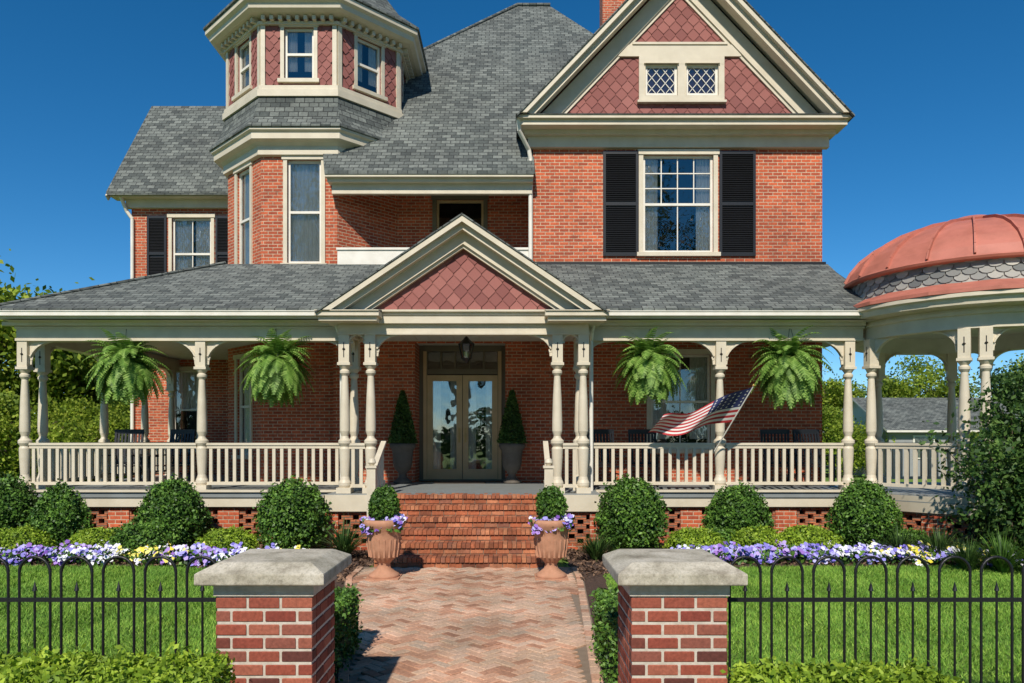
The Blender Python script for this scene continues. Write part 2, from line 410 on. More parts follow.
W.face([(cx - hw + .25, 16.98, base), (cx + hw - .25, 16.98, base), (cx, 16.98, ap - .26)], REDSH)
def rake(mb, cx, ap, sl, hw, o0, o1, y0, y1, m, zmin):
    for sg in (-1, 1):
        p = [(cx, ap - o0), (cx, ap - o1), (cx + sg * (ap - o1 - zmin) / sl, zmin), (cx + sg * (ap - o0 - zmin) / sl, zmin)]
        if sg < 0: p = p[::-1]
        mb.ext_y(p[::-1], y0, y1, m)
rake(T, cx, ap, sl, hw, .04, .17, 16.34, 16.6, TRIM, base + .005)
rake(T, cx, ap, sl, hw, .17, .34, 16.46, 16.7, TRIM, base + .005)
rake(T, cx, ap, sl, hw, .34, .8, 16.86, 16.97, TRIM, base + .005)
rake(T, cx, ap, sl, hw, .8, .9, 16.9, 16.975, TRIM, base + .06)
for sg in (-1, 1):
    ex = cx + sg * (hw + .06); ez = ap - (hw + .06) * sl
    q = [(cx, 16.31, ap), (ex, 16.31, ez), (ex, 27.5, ez), (cx, 27.5, ap)]
    if sg < 0: q = q[::-1]
    RF.slab(q, .035, SHING, SHING)
    a_ = [(cx, 16.6, ap - .2), (cx + sg * (hw - .05), 16.6, ap - .2 - (hw - .05) * sl), (cx + sg * (hw - .05), 16.97, ap - .2 - (hw - .05) * sl), (cx, 16.97, ap - .2)]
    T.face(a_, TRIM)
zc = 10.6
T.box(cx - (ap - .85 - zc) / sl, cx + (ap - .85 - zc) / sl, 16.885, 16.978, zc, zc + .26, TRIM)
T.box(cx - (ap - .87 - zc - .31) / sl, cx + (ap - .87 - zc - .31) / sl, 16.86, 16.976, zc + .26, zc + .31, TRIM)
inw = lambda a, z: abs(a - cx) < (ap - .8 - z) / sl
winr = lambda a, z: (2.9 < a < 4.74 and 9.62 < z < 10.5)
shingles(SH, (0, 16.96, 0), U, lambda a, z: inw(a, z) and not winr(a, z + .05), cx - 3.6, cx + 3.6, 9.2, 13, .27, REDSH, exp=.62, pt=.5)
T.box(2.86, 4.78, 16.87, 16.975, 9.6, 9.72, TRIM); T.box(2.82, 4.82, 16.83, 16.97, 9.55, 9.6, TRIM)
T.box(2.86, 4.78, 16.872, 16.976, 10.42, 10.598, TRIM)
for a, b in ((2.86, 3.0), (3.72, 3.92), (4.64, 4.78)): T.box(a, b, 16.875, 16.974, 9.72, 10.42, TRIM)
window(WN, (3.0, 16.88, 9.72), U, .72, .7, .001, ((1, 1),), 0, sill=False, diamond=True, split=False)
window(WN, (3.92, 16.88, 9.72), U, .72, .7, .001, ((1, 1),), 0, sill=False, diamond=True, split=False)

# ---------------- ground floor walls left + entrance
wall(W, (-4.05, 17.0, 0), U, 1.85, .2, 5.9, [], BRICK)
W.face([(-2.2, 17, .2), (-2.2, 17, 4.3), (-2.2, 17.8, 4.3), (-2.2, 17.8, .2)], BRICK)
W.face([(-.15, 17, .2), (-.15, 17.8, .2), (-.15, 17.8, 4.3), (-.15, 17, 4.3)], BRICK)
W.face([(-2.2, 17, 4.15), (-.15, 17, 4.15), (-.15, 17, 5.9), (-2.2, 17, 5.9)], BRICK)
E = MB([TRIM])
dy = 17.8; P = (-2.2, dy, 1.0)
E.lbox(P, U, 0, .1, -.1, .0, 0, 3.2, OLIVE); E.lbox(P, U, 1.95, 2.05, -.1, .0, 0, 3.2, OLIVE)
E.lbox(P, U, .1, .18, -.1, .05, 0, 3.2, DOORP); E.lbox(P, U, 1.87, 1.95, -.1, .05, 0, 3.2, DOORP)
E.lbox(P, U, .18, 1.87, -.1, .06, 2.52, 2.64, OLIVE); E.lbox(P, U, .1, 1.95, -.1, .052, 3.06, 3.2, OLIVE)
for i in range(6):
    a = .18 + i * 1.69 / 5; E.lbox(P, U, a - .02, a + .02, -.08, .03, 2.64, 3.06, OLIVE)
E.lbox(P, U, .18, 1.87, -.06, -.05, 2.64, 3.06, GLASS)
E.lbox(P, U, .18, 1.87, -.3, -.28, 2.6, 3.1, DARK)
for k in (0, 1):
    a0 = .18 + k * .845; a1 = a0 + .84
    E.lbox(P, U, a0 + .005, a0 + .14, -.07, -.02, .02, 2.5, DOORP); E.lbox(P, U, a1 - .14, a1 - .005, -.07, -.02, .02, 2.5, DOORP)
    E.lbox(P, U, a0 + .14, a1 - .14, -.07, -.02, .02, .27, DOORP); E.lbox(P, U, a0 + .14, a1 - .14, -.07, -.02, 2.36, 2.5, DOORP)
    E.lbox(P, U, a0 + .14, a1 - .14, -.05, -.04, .27, 2.36, GLASS)
    hx = a1 - .07 if k == 0 else a0 + .07
    E.lbox(P, U, hx - .025, hx + .025, -.02, -.008, .9, 1.25, BRASS)
    E.cyl((P[0] + hx, dy - .01, 2.05), (P[0] + hx, dy - .09, 2.05), .03, .035, BRASS)
    V = []; F = []
    for i in range(31):
        a = a0 + .1 + (a1 - a0 - .2) * i / 30; b = .16 + .015 * math.sin(i * 1.4)
        V += [(P[0] + a, dy + b, 1.25), (P[0] + a, dy + b, 3.4)]
    F = [(2 * i, 2 * i + 2, 2 * i + 3, 2 * i + 1) for i in list(range(0, 10)) + list(range(21, 30))]
    E.idx(V, F, CURT, True)
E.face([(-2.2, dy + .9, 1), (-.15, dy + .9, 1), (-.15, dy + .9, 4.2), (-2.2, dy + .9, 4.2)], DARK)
E.lbox(P, U, 0, 2.05, .0, .12, -.01, .03, OLIVE)
E.box(-1.75, -.6, 16.5, 17.3, 1.001, 1.02, WOOD)
E.build('entrance_double_door', H)

# ---------------- octagonal tower
TC = (-4.88, 19.3)
def octv(ap_, k):
    r = ap_ / math.cos(math.pi / 8); a = math.radians(-112.5 + 45 * k)
    return (TC[0] + r * math.cos(a), TC[1] + r * math.sin(a))
def octface(ap_, k):
    p = octv(ap_, k); q = octv(ap_, k + 1); l = math.dist(p, q)
    return p, ((q[0] - p[0]) / l, (q[1] - p[1]) / l), l
A0 = 2.1
for k in range(8):
    p, u, l = octface(A0, k); P = (p[0], p[1], 0); ops = []
    if k in (0, -1 % 8): 
        ww = .78 if k == 0 else .7
        a0 = (l - ww) / 2 + (.12 if k == 0 else 0); ops.append((a0, a0 + ww, 6.0, 8.38))
        if k == 7: ops.append((a0, a0 + ww, 1.6, 3.9))
    wall(W, P, u, l, .2, 8.7, ops, BRICK)
    for o in ops:
        window(WN, (p[0] + u[0] * o[0], p[1] + u[1] * o[0], o[2]), u, o[1] - o[0], o[3] - o[2], .09, ((1, 1), (1, 1)), 1.0)
    wall(W, P, u, l, 9.6, 11.7, [(l / 2 - .34, l / 2 + .34, 10.22, 11.42)], REDSH)
    window(WN, (p[0] + u[0] * (l / 2 - .34), p[1] + u[1] * (l / 2 - .34), 10.22), u, .68, 1.2, .085, ((1, 1), (1, 1)), .8, gap=.25)
    SH_ = lambda a, z: (.1 < a < l / 2 - .4 or l / 2 + .4 < a < l - .1)
    shingles(SH, (p[0], p[1], 0), u, SH_, 0, l, 10.1, 11.5, .2, REDSH, exp=.7, pt=.5)
    for a in (0, l - .1): T.lbox(P, u, a, a + .1, -.02, .05, 10.05, 11.5, TRIM)
    for j in range(9):
        a = l * (j + .5) / 9; T.lbox(P, u, a - .04, a + .04, .0, .2, 11.5, 11.6, TRIM)
def octring(mb, prof, m, smooth=False):
    mb.lathe(TC[0], TC[1], 0, [(r / math.cos(math.pi / 8), z) for r, z in prof], m, 8, True, math.radians(22.5), smooth)
octring(T, [(2.1, 8.45), (2.2, 8.47), (2.2, 8.66), (2.28, 8.72), (2.4, 8.76), (2.4, 8.9), (2.46, 8.94), (2.46, 9.0)], TRIM)
octring(RF, [(2.44, 8.98), (2.5, 9.0), (2.5, 9.04), (2.33, 9.26), (2.22, 9.55), (2.17, 9.82)], SHING)
octring(T, [(2.1, 9.8), (2.22, 9.8), (2.22, 9.95), (2.18, 9.97), (2.18, 10.06), (2.1, 10.08)], TRIM)
octring(T, [(2.1, 11.45), (2.19, 11.45), (2.19, 11.52)], TRIM)
octring(T, [(2.1, 11.6), (2.38, 11.62), (2.48, 11.66), (2.5, 11.76), (2.58, 11.8), (2.58, 11.9), (2.5, 11.92)], TRIM)
octring(RF, [(2.56, 11.9), (2.62, 11.92), (2.62, 11.97), (2.1, 12.4), (1.2, 13.7), (0.02, 15.6)], SHING)

# ---------------- centre recess
wall(W, (-2.85, 18.4, 0), U, 3.4, 5.6, 8.3, [(1.0, 2.15, 6.4, 7.85)], BRICK)
window(WN, (-1.85, 18.4, 6.4), U, 1.15, 1.45, .1, ((1, 1), (1, 1)), .0, split=False, tm=OLIVE, sm=DOORP)
T.box(-4.05, .45, 16.86, 16.98, 7.5, 7.72, TRIM); T.box(-4.12, .47, 16.72, 16.95, 7.72, 7.8, TRIM)
T.box(-4.15, .475, 16.62, 16.9, 7.8, 7.9, TRIM)
T.face([(-4.05, 16.99, 8.25), (-4.05, 18.39, 8.25), (.46, 18.39, 8.25), (.46, 16.99, 8.25)], CEIL)
T.box(-3.95, .4, 16.97, 17.09, 5.8, 6.26, WHITE); T.box(-3.97, .42, 16.94, 17.12, 6.26, 6.31, WHITE)
RF.face([(-4.2, 17.1, 5.92), (.5, 17.1, 5.92), (.5, 18.4, 5.94), (-4.2, 18.4, 5.94)], SHING)
RF.slab([(-4.15, 16.6, 7.93), (.5, 16.6, 7.93), (.5, 17.75, 9.22), (3.28, 20.8, 12.57), (1.2, 23.5, 15.55), (.16, 23.5, 15.55), (-3.17, 20.5, 12.25), (-4.9, 19.0, 10.6)], .08, SHING, SHING)
RF.slab([(.16, 23.5, 15.55), (-4.9, 19.0, 10.6), (-4.9, 20.8, 10.6), (-7.6, 20.8, 7.95), (-7.6, 30, 7.95)][::1], .05, SHING, SHING)
RF.slab([(1.2, 23.5, 15.55), (3.28, 20.8, 12.57), (6.6, 20.8, 7.95), (6.6, 30, 7.95)], .05, SHING, SHING)
RF.slab([(1.2, 23.5, 15.55), (6.6, 30, 7.95), (-7.6, 30, 7.95), (.16, 23.5, 15.55)], .05, SHING, SHING)
RF.cyl((-3.6, 20.15, 11.85), (.16, 23.5, 15.6), .05, .05, SHING, 6); RF.cyl((.16, 23.5, 15.6), (1.2, 23.5, 15.6), .05, .05, SHING, 6)
C = MB([BRICK]); C.box(2.85, 3.85, 23.6, 24.4, 11, 17.4, BRICK); C.box(2.78, 3.92, 23.53, 24.47, 17.4, 17.6, BRICK); C.build('chimney', H)
# ---------------- left wing
wall(W, (-10.6, 20.9, 0), U, 4.2, .2, 8.7, [(1.13, 2.22, 6.15, 8.15), (1.15, 1.85, 1.7, 3.9)], BRICK)
wall(W, (-10.6, 25.2, 0), (0, -1), 4.3, .2, 8.7, [], BRICK)
W.face([(-10.6, 25.2, 8.7), (-10.6, 20.9, 8.7), (-10.6, 23, 11.9)], BRICK)
window(WN, (-9.47, 20.9, 6.15), U, 1.09, 2.0, .09, ((2, 1), (2, 1)), 1.0, gap=.1)
window(WN, (-9.45, 20.9, 1.7), U, .7, 2.2, .09, ((1, 1), (1, 1)), .5)
shutter(WN, (-10.15, 20.9, 6.1), U, .54, 2.1); shutter(WN, (-8.25, 20.9, 6.1), U, .54, 2.1)
T.box(-10.7, -6.8, 20.78, 20.95, 8.4, 8.62, TRIM); T.box(-11.0, -6.8, 20.5, 20.9, 8.62, 8.74, TRIM)
RF.slab([(-11.05, 20.42, 8.72), (-5.5, 20.42, 8.72), (-5.5, 23, 12.2), (-11.05, 23, 12.2)], .08, SHING, SHING)
RF.slab([(-11.05, 23, 12.2), (-5.5, 23, 12.2), (-5.5, 25.6, 8.72), (-11.05, 25.6, 8.72)], .08, SHING, SHING)
T.beam((-11.04, 20.45, 8.56), (-11.04, 23, 11.99), .04, .16, TRIM)
W.face([(-6.4, 20.9, .2), (-6.4, 30, .2), (-6.4, 30, 8), (-6.4, 20.9, 8)], BRICK)
W.face([(-6.4, 28, .2), (7.03, 28, .2), (7.03, 28, 9), (-6.4, 28, 9)], BRICK)

# ---------------- porch
PO = MB([TRIM]); FL = 1.0; BT = 4.2
py = 14.4
xl, xr = -9.35, 6.6
PO.box(-9.6, 7.2, 14.12, 17.2, .88, 1.0, DECK); PO.box(-9.6, -6.4, 17.2, 20.9, .88, 1.0, DECK)
PO.box(-3.3, 1.58, 13.25, 14.12, .88, .998, DECK)
PO.box(-9.62, -3.3, 14.15, 14.2, .7, .99, TRIM); PO.box(1.58, 7.0, 14.15, 14.2, .7, .99, TRIM)
PO.box(-9.64, -3.3, 14.08, 14.22, .98, 1.02, TRIM); PO.box(1.58, 7.0, 14.08, 14.22, .98, 1.02, TRIM)
PO.box(-9.62, -9.57, 14.2, 20.9, .7, .99, TRIM)
PO.box(-3.32, -2.05, 13.22, 13.27, .7, .99, TRIM); PO.box(.55, 1.6, 13.22, 13.27, .7, .99, TRIM)
PO.box(-3.34, -3.3, 13.22, 14.15, .7, .985, TRIM); PO.box(1.58, 1.62, 13.22, 14.15, .7, .985, TRIM)
PO.face([(-9.5, 14, BT), (-9.5, 20.9, BT), (-6, 20.9, BT), (-6, 14, BT)], CEIL)
PO.face([(-6, 14, BT), (-6, 18.2, BT), (7.6, 18.2, BT), (7.6, 14, BT)], CEIL)
PO.face([(-3.2, 13.4, BT - .01), (-3.2, 14, BT - .01), (1.5, 14, BT - .01), (1.5, 13.4, BT - .01)], CEIL)
for i in range(60):
    x = -9.4 + i * .28; PO.box(x, x + .012, 14.5, 16.98, BT - .012, BT - .002, TRIM)
nb = [0]
def beamline(x0, y0, x1, y1, z0=3.88):
    k = nb[0] * .0023; nb[0] += 1
    l = math.hypot(x1 - x0, y1 - y0); u = ((x1 - x0) / l, (y1 - y0) / l)
    PO.lbox((x0, y0, 0), u, -.1 + k, l + .1 - k, -.1 + k, .1 - k, z0 + k, BT - .02 - k, TRIM)
    PO.lbox((x0, y0, 0), u, -.12 + k, l + .12 - k, .1 - k, .125 - k, z0 + .2 + k, z0 + .24 + k, TRIM)
    PO.lbox((x0, y0, 0), u, -.12 + k, l + .12 - k, -.115 + k, .115 - k, z0 - .03 + k, z0 + .02 - k, TRIM)
beamline(xl, py, -3.0, py); beamline(1.3, py, 6.6, py); beamline(-9.35, 20.8, -9.35, 14.4)
beamline(-3.03, 13.6, 1.29, 13.6); beamline(-3.03, 14.4, -3.03, 13.6); beamline(1.29, 13.6, 1.29, 14.4)
def eave(x0, y0, x1, y1, z=4.24):
    l = math.hypot(x1 - x0, y1 - y0); u = ((x1 - x0) / l, (y1 - y0) / l); P = (x0, y0, 0)
    k = nb[0] * .0023; nb[0] += 1
    PO.lbox(P, u, k, l - k, -.45, 0, z - .03 + k, z, TRIM)
    PO.lbox(P, u, k, l - k, -.03, .0, z, z + .1, TRIM)
    PO.lbox(P, u, -.03, l + .03 - k, .0, .09 - k, z + .03, z + .12 - k, WHITE)
    PO.lbox(P, u, -.03, l + .03 - k, .0, .105 - k, z + .12 - k, z + .135 - k, WHITE)
eave(-9.65, 13.98, -3.35, 13.98); eave(1.6, 13.98, 6.7, 13.98); eave(-9.65, 20.9, -9.65, 13.98)
PO.box(-9.66, 6.7, 14.2, 14.31, 4.13, 4.2, TRIM)
colprof = [(.105, .1), (.125, .14), (.125, .19), (.10, .24), (.085, .3), (.105, .62), (.112, .8), (.09, .84), (.13, .9), (.13, .95), (.085, .99), (.07, 1.03), (.10, 1.12), (.1, 1.3), (.088, 1.7), (.066, 2.08), (.062, 2.12), (.1, 2.17), (.1, 2.21), (.07, 2.24), (.115, 2.3), (.115, 2.33)]
def column(x, y, u=(1, 0), k=.92):
    P = (x, y, FL)
    PO.lbox(P, u, -.13, .13, -.13, .13, 0, .1, TRIM)
    PO.lathe(x, y, FL, [(r * k, z) for r, z in colprof], TRIM, 14)
    PO.lbox(P, u, -.095, .095, -.095, .095, 2.33, 2.86, TRIM)
    PO.lbox(P, u, -.115, .115, -.115, .115, 2.31, 2.36, TRIM)
    PO.lbox(P, u, -.008, .008, .095, .098, 2.45, 2.72, IRON)
    PO.lathe(x + u[1] * .098, y - u[0] * .098, FL + 2.6, [(.001, -.03), (.03, 0), (.001, .03)], IRON, 8)
def spandrel(x, y, u, r=.5, r2=None, zt=3.86, th=.05):
    r2 = r2 or r
    n = 10
    arc = [(r - r * math.cos(a) , -r2 + r2 * math.sin(a)) for a in np.linspace(0, math.pi / 2, n)]
    poly = [(0, 0)] + arc
    nx, ny = u[1], -u[0]
    def q(a, b, z): return (x + u[0] * a + nx * b, y + u[1] * a + ny * b, zt + z)
    for b in (-th / 2, th / 2): PO.face([q(a, b, z) for a, z in poly], TRIM)
    for i in range(len(arc) - 1):
        (a0, z0), (a1, z1) = arc[i], arc[i + 1]
        PO.beam(q(a0, 0, z0), q(a1, 0, z1), th + .045, .03, TRIM)
def rail(x0, y0, x1, y1, z0=1.1, z1=1.87):
    l = math.hypot(x1 - x0, y1 - y0); u = ((x1 - x0) / l, (y1 - y0) / l); P = (x0, y0, 0)
    PO.lbox(P, u, 0, l, -.035, .035, z0, z0 + .06, TRIM)
    PO.lbox(P, u, 0, l, -.03, .03, z1 - .07, z1 - .01, TRIM); PO.lbox(P, u, 0, l, -.05, .05, z1 - .01, z1 + .035, TRIM)
    n = max(2, int(l / .15))
    for i in range(n):
        a = l * (i + .5) / n
        PO.lbox(P, u, a - .03, a + .03, -.024, .024, z0 + .06, z1 - .07, TRIM)
def bay(p, q, r=.5, rl=True, g=.11):
    l = math.hypot(q[0] - p[0], q[1] - p[1]); u = ((q[0] - p[0]) / l, (q[1] - p[1]) / l)
    rr = min(r, l / 2 - g)
    if rr > .05:
        spandrel(p[0] + u[0] * (g - .02), p[1] + u[1] * (g - .02), u, rr, r * .9)
        spandrel(q[0] - u[0] * (g - .02), q[1] - u[1] * (g - .02), (-u[0], -u[1]), rr, r * .9)
    if rl: rail(p[0] + u[0] * .1, p[1] + u[1] * .1, q[0] - u[0] * .1, q[1] - u[1] * .1)
F_ = [(-9.35, 14.4), (-5.95, 14.4), (-3.03, 14.4)]
for p, q in zip(F_[:-1], F_[1:]): bay(p, q)
G_ = [(1.29, 14.4), (3.99, 14.4), (6.45, 14.4)]
for p, q in zip(G_[:-1], G_[1:]): bay(p, q)
S_ = [(-9.35, 14.95), (-9.35, 17.2), (-9.35, 19.1), (-9.35, 20.6)]
for p, q in zip(S_[:-1], S_[1:]): bay(p, q, .4)
for p in F_ + G_ + S_: column(*p)
for p in [(-3.03, 13.6), (-2.56, 13.6), (.82, 13.6), (1.29, 13.6)]: column(*p)
bay((-2.56, 13.6), (.82, 13.6), .42, False); bay((-3.03, 13.6), (-2.56, 13.6), .16, False); bay((.82, 13.6), (1.29, 13.6), .16, False)
rail(-2.95, 13.6, -2.66, 13.6); rail(.92, 13.6, 1.2, 13.6); bay((-3.03, 14.4), (-3.03, 13.6), .25); bay((1.29, 13.6), (1.29, 14.4), .25)
for x, xo in ((-2.3, -2.12), (.6, .44)):
    p0 = Vector((x, 13.45, 1.92)); p1 = Vector((x, 12.35, 1.42))
    PO.beam(p0, p1, .09, .05, TRIM); PO.beam(p0 - Vector((0, 0, .7)), p1 - Vector((0, 0, .7)), .06, .05, TRIM)
    for i in range(1, 7):
        p = p0.lerp(p1, i / 7); PO.box(x - .024, x + .024, p.y - .024, p.y + .024, p.z - .69, p.z - .02, TRIM)
    PO.box(x - .07, x + .07, 12.24, 12.38, .5, 1.5, TRIM); PO.box(x - .09, x + .09, 12.22, 12.4, 1.5, 1.54, TRIM)
    PO.lathe(x, 12.31, 1.54, [(.03, 0), (.07, .05), (.05, .11), (.001, .13)], TRIM, 10)
PO.tube([(-3.3, 13.9, 4.25), (-3.25, 14.05, 4.0), (-3.22, 14.2, 3.85), (-3.22, 14.2, .9), (-3.22, 14.0, .8), (-3.22, 14.0, .3)], .04, WHITE, 8)
PO.tube([(1.55, 13.9, 4.25), (1.5, 14.05, 4.0), (1.5, 14.2, 3.85), (1.5, 14.2, .9), (1.55, 14.0, .8), (1.55, 14.0, .3)], .04, WHITE, 8)
PO.tube([(.14, 16.5, 9.05), (.16, 16.6, 8.8), (.38, 16.9, 8.5), (.42, 16.93, 8.3), (.42, 16.93, 5.95)], .05, WHITE, 8)
PO.tube([(-10.75, 20.6, 8.65), (-10.68, 20.8, 8.3), (-10.55, 20.84, 8.1), (-10.55, 20.84, 1)], .05, WHITE, 8)
y0, y1_, z0, z1 = 13.9, 17.0, 4.40, 5.95
RF.slab([(-9.75, y0, z0), (6.75, y0, z0), (7.15, y1_, z1), (-6.5, y1_, z1)], .05, SHING, SHING)
RF.slab([(-9.75, 20.9, z0), (-9.75, y0, z0), (-6.5, y1_, z1), (-6.5, 20.9, z1)], .05, SHING, SHING)
RF.slab([(6.75, y0, z0), (9.8, 17.5, z0), (7.15, 17.5, z1), (7.15, y1_, z1)], .05, SHING, SHING)
RF.cyl((-9.72, 13.93, 4.43), (-6.5, 17.0, 5.98), .035, .035, SHING, 6)
T.box(.5, 7.1, 16.96, 16.99, 5.93, 5.99, IRON)
# portico gable
pcx, pb, phw, pap = -.87, 4.25, 2.45, 5.9; psl = (pap - pb) / phw
for sg in (-1, 1):
    q = [(pcx, 13.0, pap), (pcx + sg * (phw + .1), 13.0, pb - .06), (pcx + sg * (phw + .1), 16.9, pb - .06), (pcx, 16.9, pap)]
    if sg < 0: q = q[::-1]
    RF.slab(q, .03, SHING, SHING)
rake(T, pcx, pap, psl, phw, .035, .14, 13.02, 13.2, TRIM, pb - .04)
rake(T, pcx, pap, psl, phw, .14, .25, 13.12, 13.3, TRIM, pb - .04)
rake(T, pcx, pap, psl, phw, .25, .46, 13.3, 13.46, TRIM, pb + .0)
rake(T, pcx, pap, psl, phw, .46, .52, 13.35, 13.465, TRIM, pb + .03)
T.face([(pcx - phw + .3, 13.48, pb - .05), (pcx + phw - .3, 13.48, pb - .05), (pcx, 13.48, pap - .2)], REDSH)
shingles(SH, (0, 13.47, 0), U, lambda a, z: abs(a - pcx) < (pap - .43 - z) / psl, pcx - 2.3, pcx + 2.3, pb + .02, pap, .25, REDSH, exp=.6, pt=.5)
T.box(pcx - phw + .15, pcx + phw - .15, 13.42, 13.49, pb - .2, pb + .0, TRIM)
T.box(pcx - phw + .1, pcx + phw - .1, 13.36, 13.487, pb + .0, pb + .035, TRIM)
for sg in (-1, 1):
    a, b = sorted((pcx + sg * (phw + .12), pcx + sg * (phw - 1.0)))
    T.box(a, b, 13.05, 13.41, pb - .12, pb - .03, TRIM); T.box(a + .05, b - .05, 13.12, 13.415, pb - .2, pb - .12, TRIM)
    RF.slab([(a, 13.02, pb - .025), (b, 13.02, pb - .025), (b, 13.42, pb + .05), (a, 13.42, pb + .05)], .015, SHING, TRIM)
    PO.box(min(pcx + sg * (phw + .05), pcx + sg * (phw - .4)), max(pcx + sg * (phw + .05), pcx + sg * (phw - .4)), 13.43, 14.2, pb - .16, pb - .09, TRIM)

# ---------------- gazebo corner
gx, gy = 8.95, 14.6
GZ = MB([COPPER])
GZ.lathe(gx, gy, 0, [(0, .88), (2.5, .88), (2.5, 1.003), (0, 1.004)], DECK, 24)
GZ.lathe(gx, gy, 0, [(2.44, .7), (2.46, .7), (2.52, .99)], TRIM, 24)
GZ.lathe(gx, gy, 0, [(1.98, 3.86), (2.2, 3.86), (2.2, 3.9), (2.19, 4.08), (2.23, 4.1), (2.23, 4.15), (2.2, 4.22)], TRIM, 32)
GZ.lathe(gx, gy, 0, [(1.98, 3.86), (1.98, 4.19), (0, 4.19)], CEIL, 32)
GZ.lathe(gx, gy, 0, [(2.1, 4.2), (2.55, 4.22), (2.57, 4.32), (2.64, 4.34), (2.64, 4.4)], TRIM, 32)
GZ.lathe(gx, gy, 0, [(2.62, 4.4), (2.68, 4.41), (2.68, 4.47), (2.2, 4.66)], COPPER, 16, smooth=False)
GZ.lathe(gx, gy, 0, [(2.14, 4.55), (2.14, 5.1)], GREYSH, 32)
for r in range(5):
    n = 56
    for i in range(n):
        a = 2 * math.pi * (i + .5 * (r % 2)) / n; zz = 4.58 + r * .1; w_ = 2 * math.pi * 2.17 / n * .47
        tx, ty = -math.sin(a), math.cos(a); ox, oy = math.cos(a), math.sin(a)
        pts = []
        for s_, z_, o_ in ((-1, .05, .035), (-.6, .01, .04), (0, -.005, .042), (.6, .01, .04), (1, .05, .035), (1, .16, .01), (-1, .16, .01)):
            rr = 2.145 + o_ ; pts.append((gx + ox * rr + tx * w_ * s_, gy + oy * rr + ty * w_ * s_, zz + z_))
        GZ.face(pts, GREYSH)
GZ.lathe(gx, gy, 0, [(2.15, 5.0), (2.3, 5.02), (2.32, 5.06), (2.3, 5.09)], COPPER, 32)
dome = [(2.29, 5.08), (2.2, 5.26), (2.02, 5.48), (1.76, 5.68), (1.45, 5.85), (1.1, 5.98), (.78, 6.06), (.5, 6.11)]
GZ.lathe(gx, gy, 0, dome, COPPER, 20, sharp=True, smooth=False, rot=.1)
GZ.lathe(gx, gy, 0, [(.56, 6.09), (.58, 6.15), (.5, 6.19), (.3, 6.26), (.12, 6.3), (.001, 6.31)], COPPER, 20)
for i in range(20):
    a = .1 + 2 * math.pi * i / 20
    for (r0, za), (r1, zb) in zip(dome[:-1], dome[1:]):
        GZ.beam((gx + r0 * math.cos(a), gy + r0 * math.sin(a), za + .015), (gx + r1 * math.cos(a), gy + r1 * math.sin(a), zb + .015), .03, .08, COPPER)
GZ.build('gazebo_turret', H)
gc = [(-2.15, -.4), (-1.2, -1.75), (-.93, -1.9), (.9, -1.88), (1.2, -1.71), (2.05, -.4), (2.05, .5), (1.3, 1.64), (.75, 1.95), (-.9, 1.88)]
gp = [(gx + a, gy + b) for a, b in gc]
for i, p in enumerate(gp):
    a = math.atan2(p[1] - gy, p[0] - gx); column(p[0], p[1], (-math.sin(a), math.cos(a)))
for p, q in zip(gp[:-1], gp[1:]): bay(p, q, .42 if math.dist(p, q) > 1 else .1, rl=True)
PO.build('porch', H)

# foundation
FD = MB([BRICK])
def pierced(P, u, length):
    lb = lambda *a: FD.lbox(P, u, *a)
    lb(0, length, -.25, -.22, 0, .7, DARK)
    npier = max(1, round(length / 2.0)); seg = length / npier
    for i in range(npier + 1):
        a = i * seg; lb(max(0, a - .2), min(length, a + .2), -.18, .02, -.05, .7, BRICK)
    lb(0, length, -.16, 0, -.05, .12, BRICK); lb(0, length, -.16, 0, .63, .7, BRICK)
    for r in range(6):
        z = .12 + r * .085; a = .1 + (.155 if r % 2 else 0)
        while a < length - .1:
            lb(a, a + .2, -.15, -.005, z + .005, z + .083, STEPB); a += .31
pierced((-9.55, 14.25, 0), U, 6.25); pierced((1.6, 14.25, 0), U, 5.4)
pierced((-3.28, 13.3, 0), U, 1.2); pierced((.55, 13.3, 0), U, 1.03)
FD.lbox((-9.55, 20.9, 0), (0, -1), 0, 6.6, -.2, 0, 0, .7, BRICK)
for i in range(16):
    a0 = math.pi + (i - 2) * math.pi / 8; a1 = a0 + math.pi / 8
    p = (gx + 2.4 * math.cos(a0), gy + 2.4 * math.sin(a0)); q = (gx + 2.4 * math.cos(a1), gy + 2.4 * math.sin(a1))
    l = math.dist(p, q); pierced((p[0], p[1], 0), ((q[0] - p[0]) / l, (q[1] - p[1]) / l), l)
FD.build('pierced_brick_foundation', H)
# steps : individual bricks
SB = island_mat('step_tread_brick', [(0, (.20, .075, .045)), (.3, (.46, .155, .075)), (.6, (.36, .115, .058)), (.85, (.56, .24, .125)), (1, (.28, .12, .08))], .88, fine=30, clump=2.2, cr=((.7, .7, .68), (1.1, 1.08, 1.05)))
ST = MB([STEPB]); sx0, sx1 = -2.1, .58
for i in range(6):
    zt = .9985 - i * .1665; yf = 13.2 - i * .36
    ST.box(sx0 + .01, sx1 - .01, yf + .03, 13.29 - .003 * i, -.05 - .002 * i, zt - .075, SAND)
    x = sx0; nbk = 37; wb = (sx1 - sx0) / nbk
    for j in range(nbk):
        for (ya, yb, h) in ((yf - .012 + R(-.004, .004), yf + .19, .068), (yf + .197, yf + .385, .05)):
            ST.box(x + .004, x + wb - .004, ya, yb, zt - h, zt + R(-.003, .003), SB)
        x += wb
    nb2 = 13; wb2 = (sx1 - sx0) / nb2; off = (i % 2) * wb2 / 2; x = sx0 - off
    while x < sx1 - .01:
        a, b = max(x + .006, sx0), min(x + wb2 - .006, sx1)
        if b - a > .02: ST.box(a, b, yf + .018 + R(-.003, .003), yf + .1, zt - .154, zt - .083, SB)
        x += wb2
ST.build('brick_steps', H)

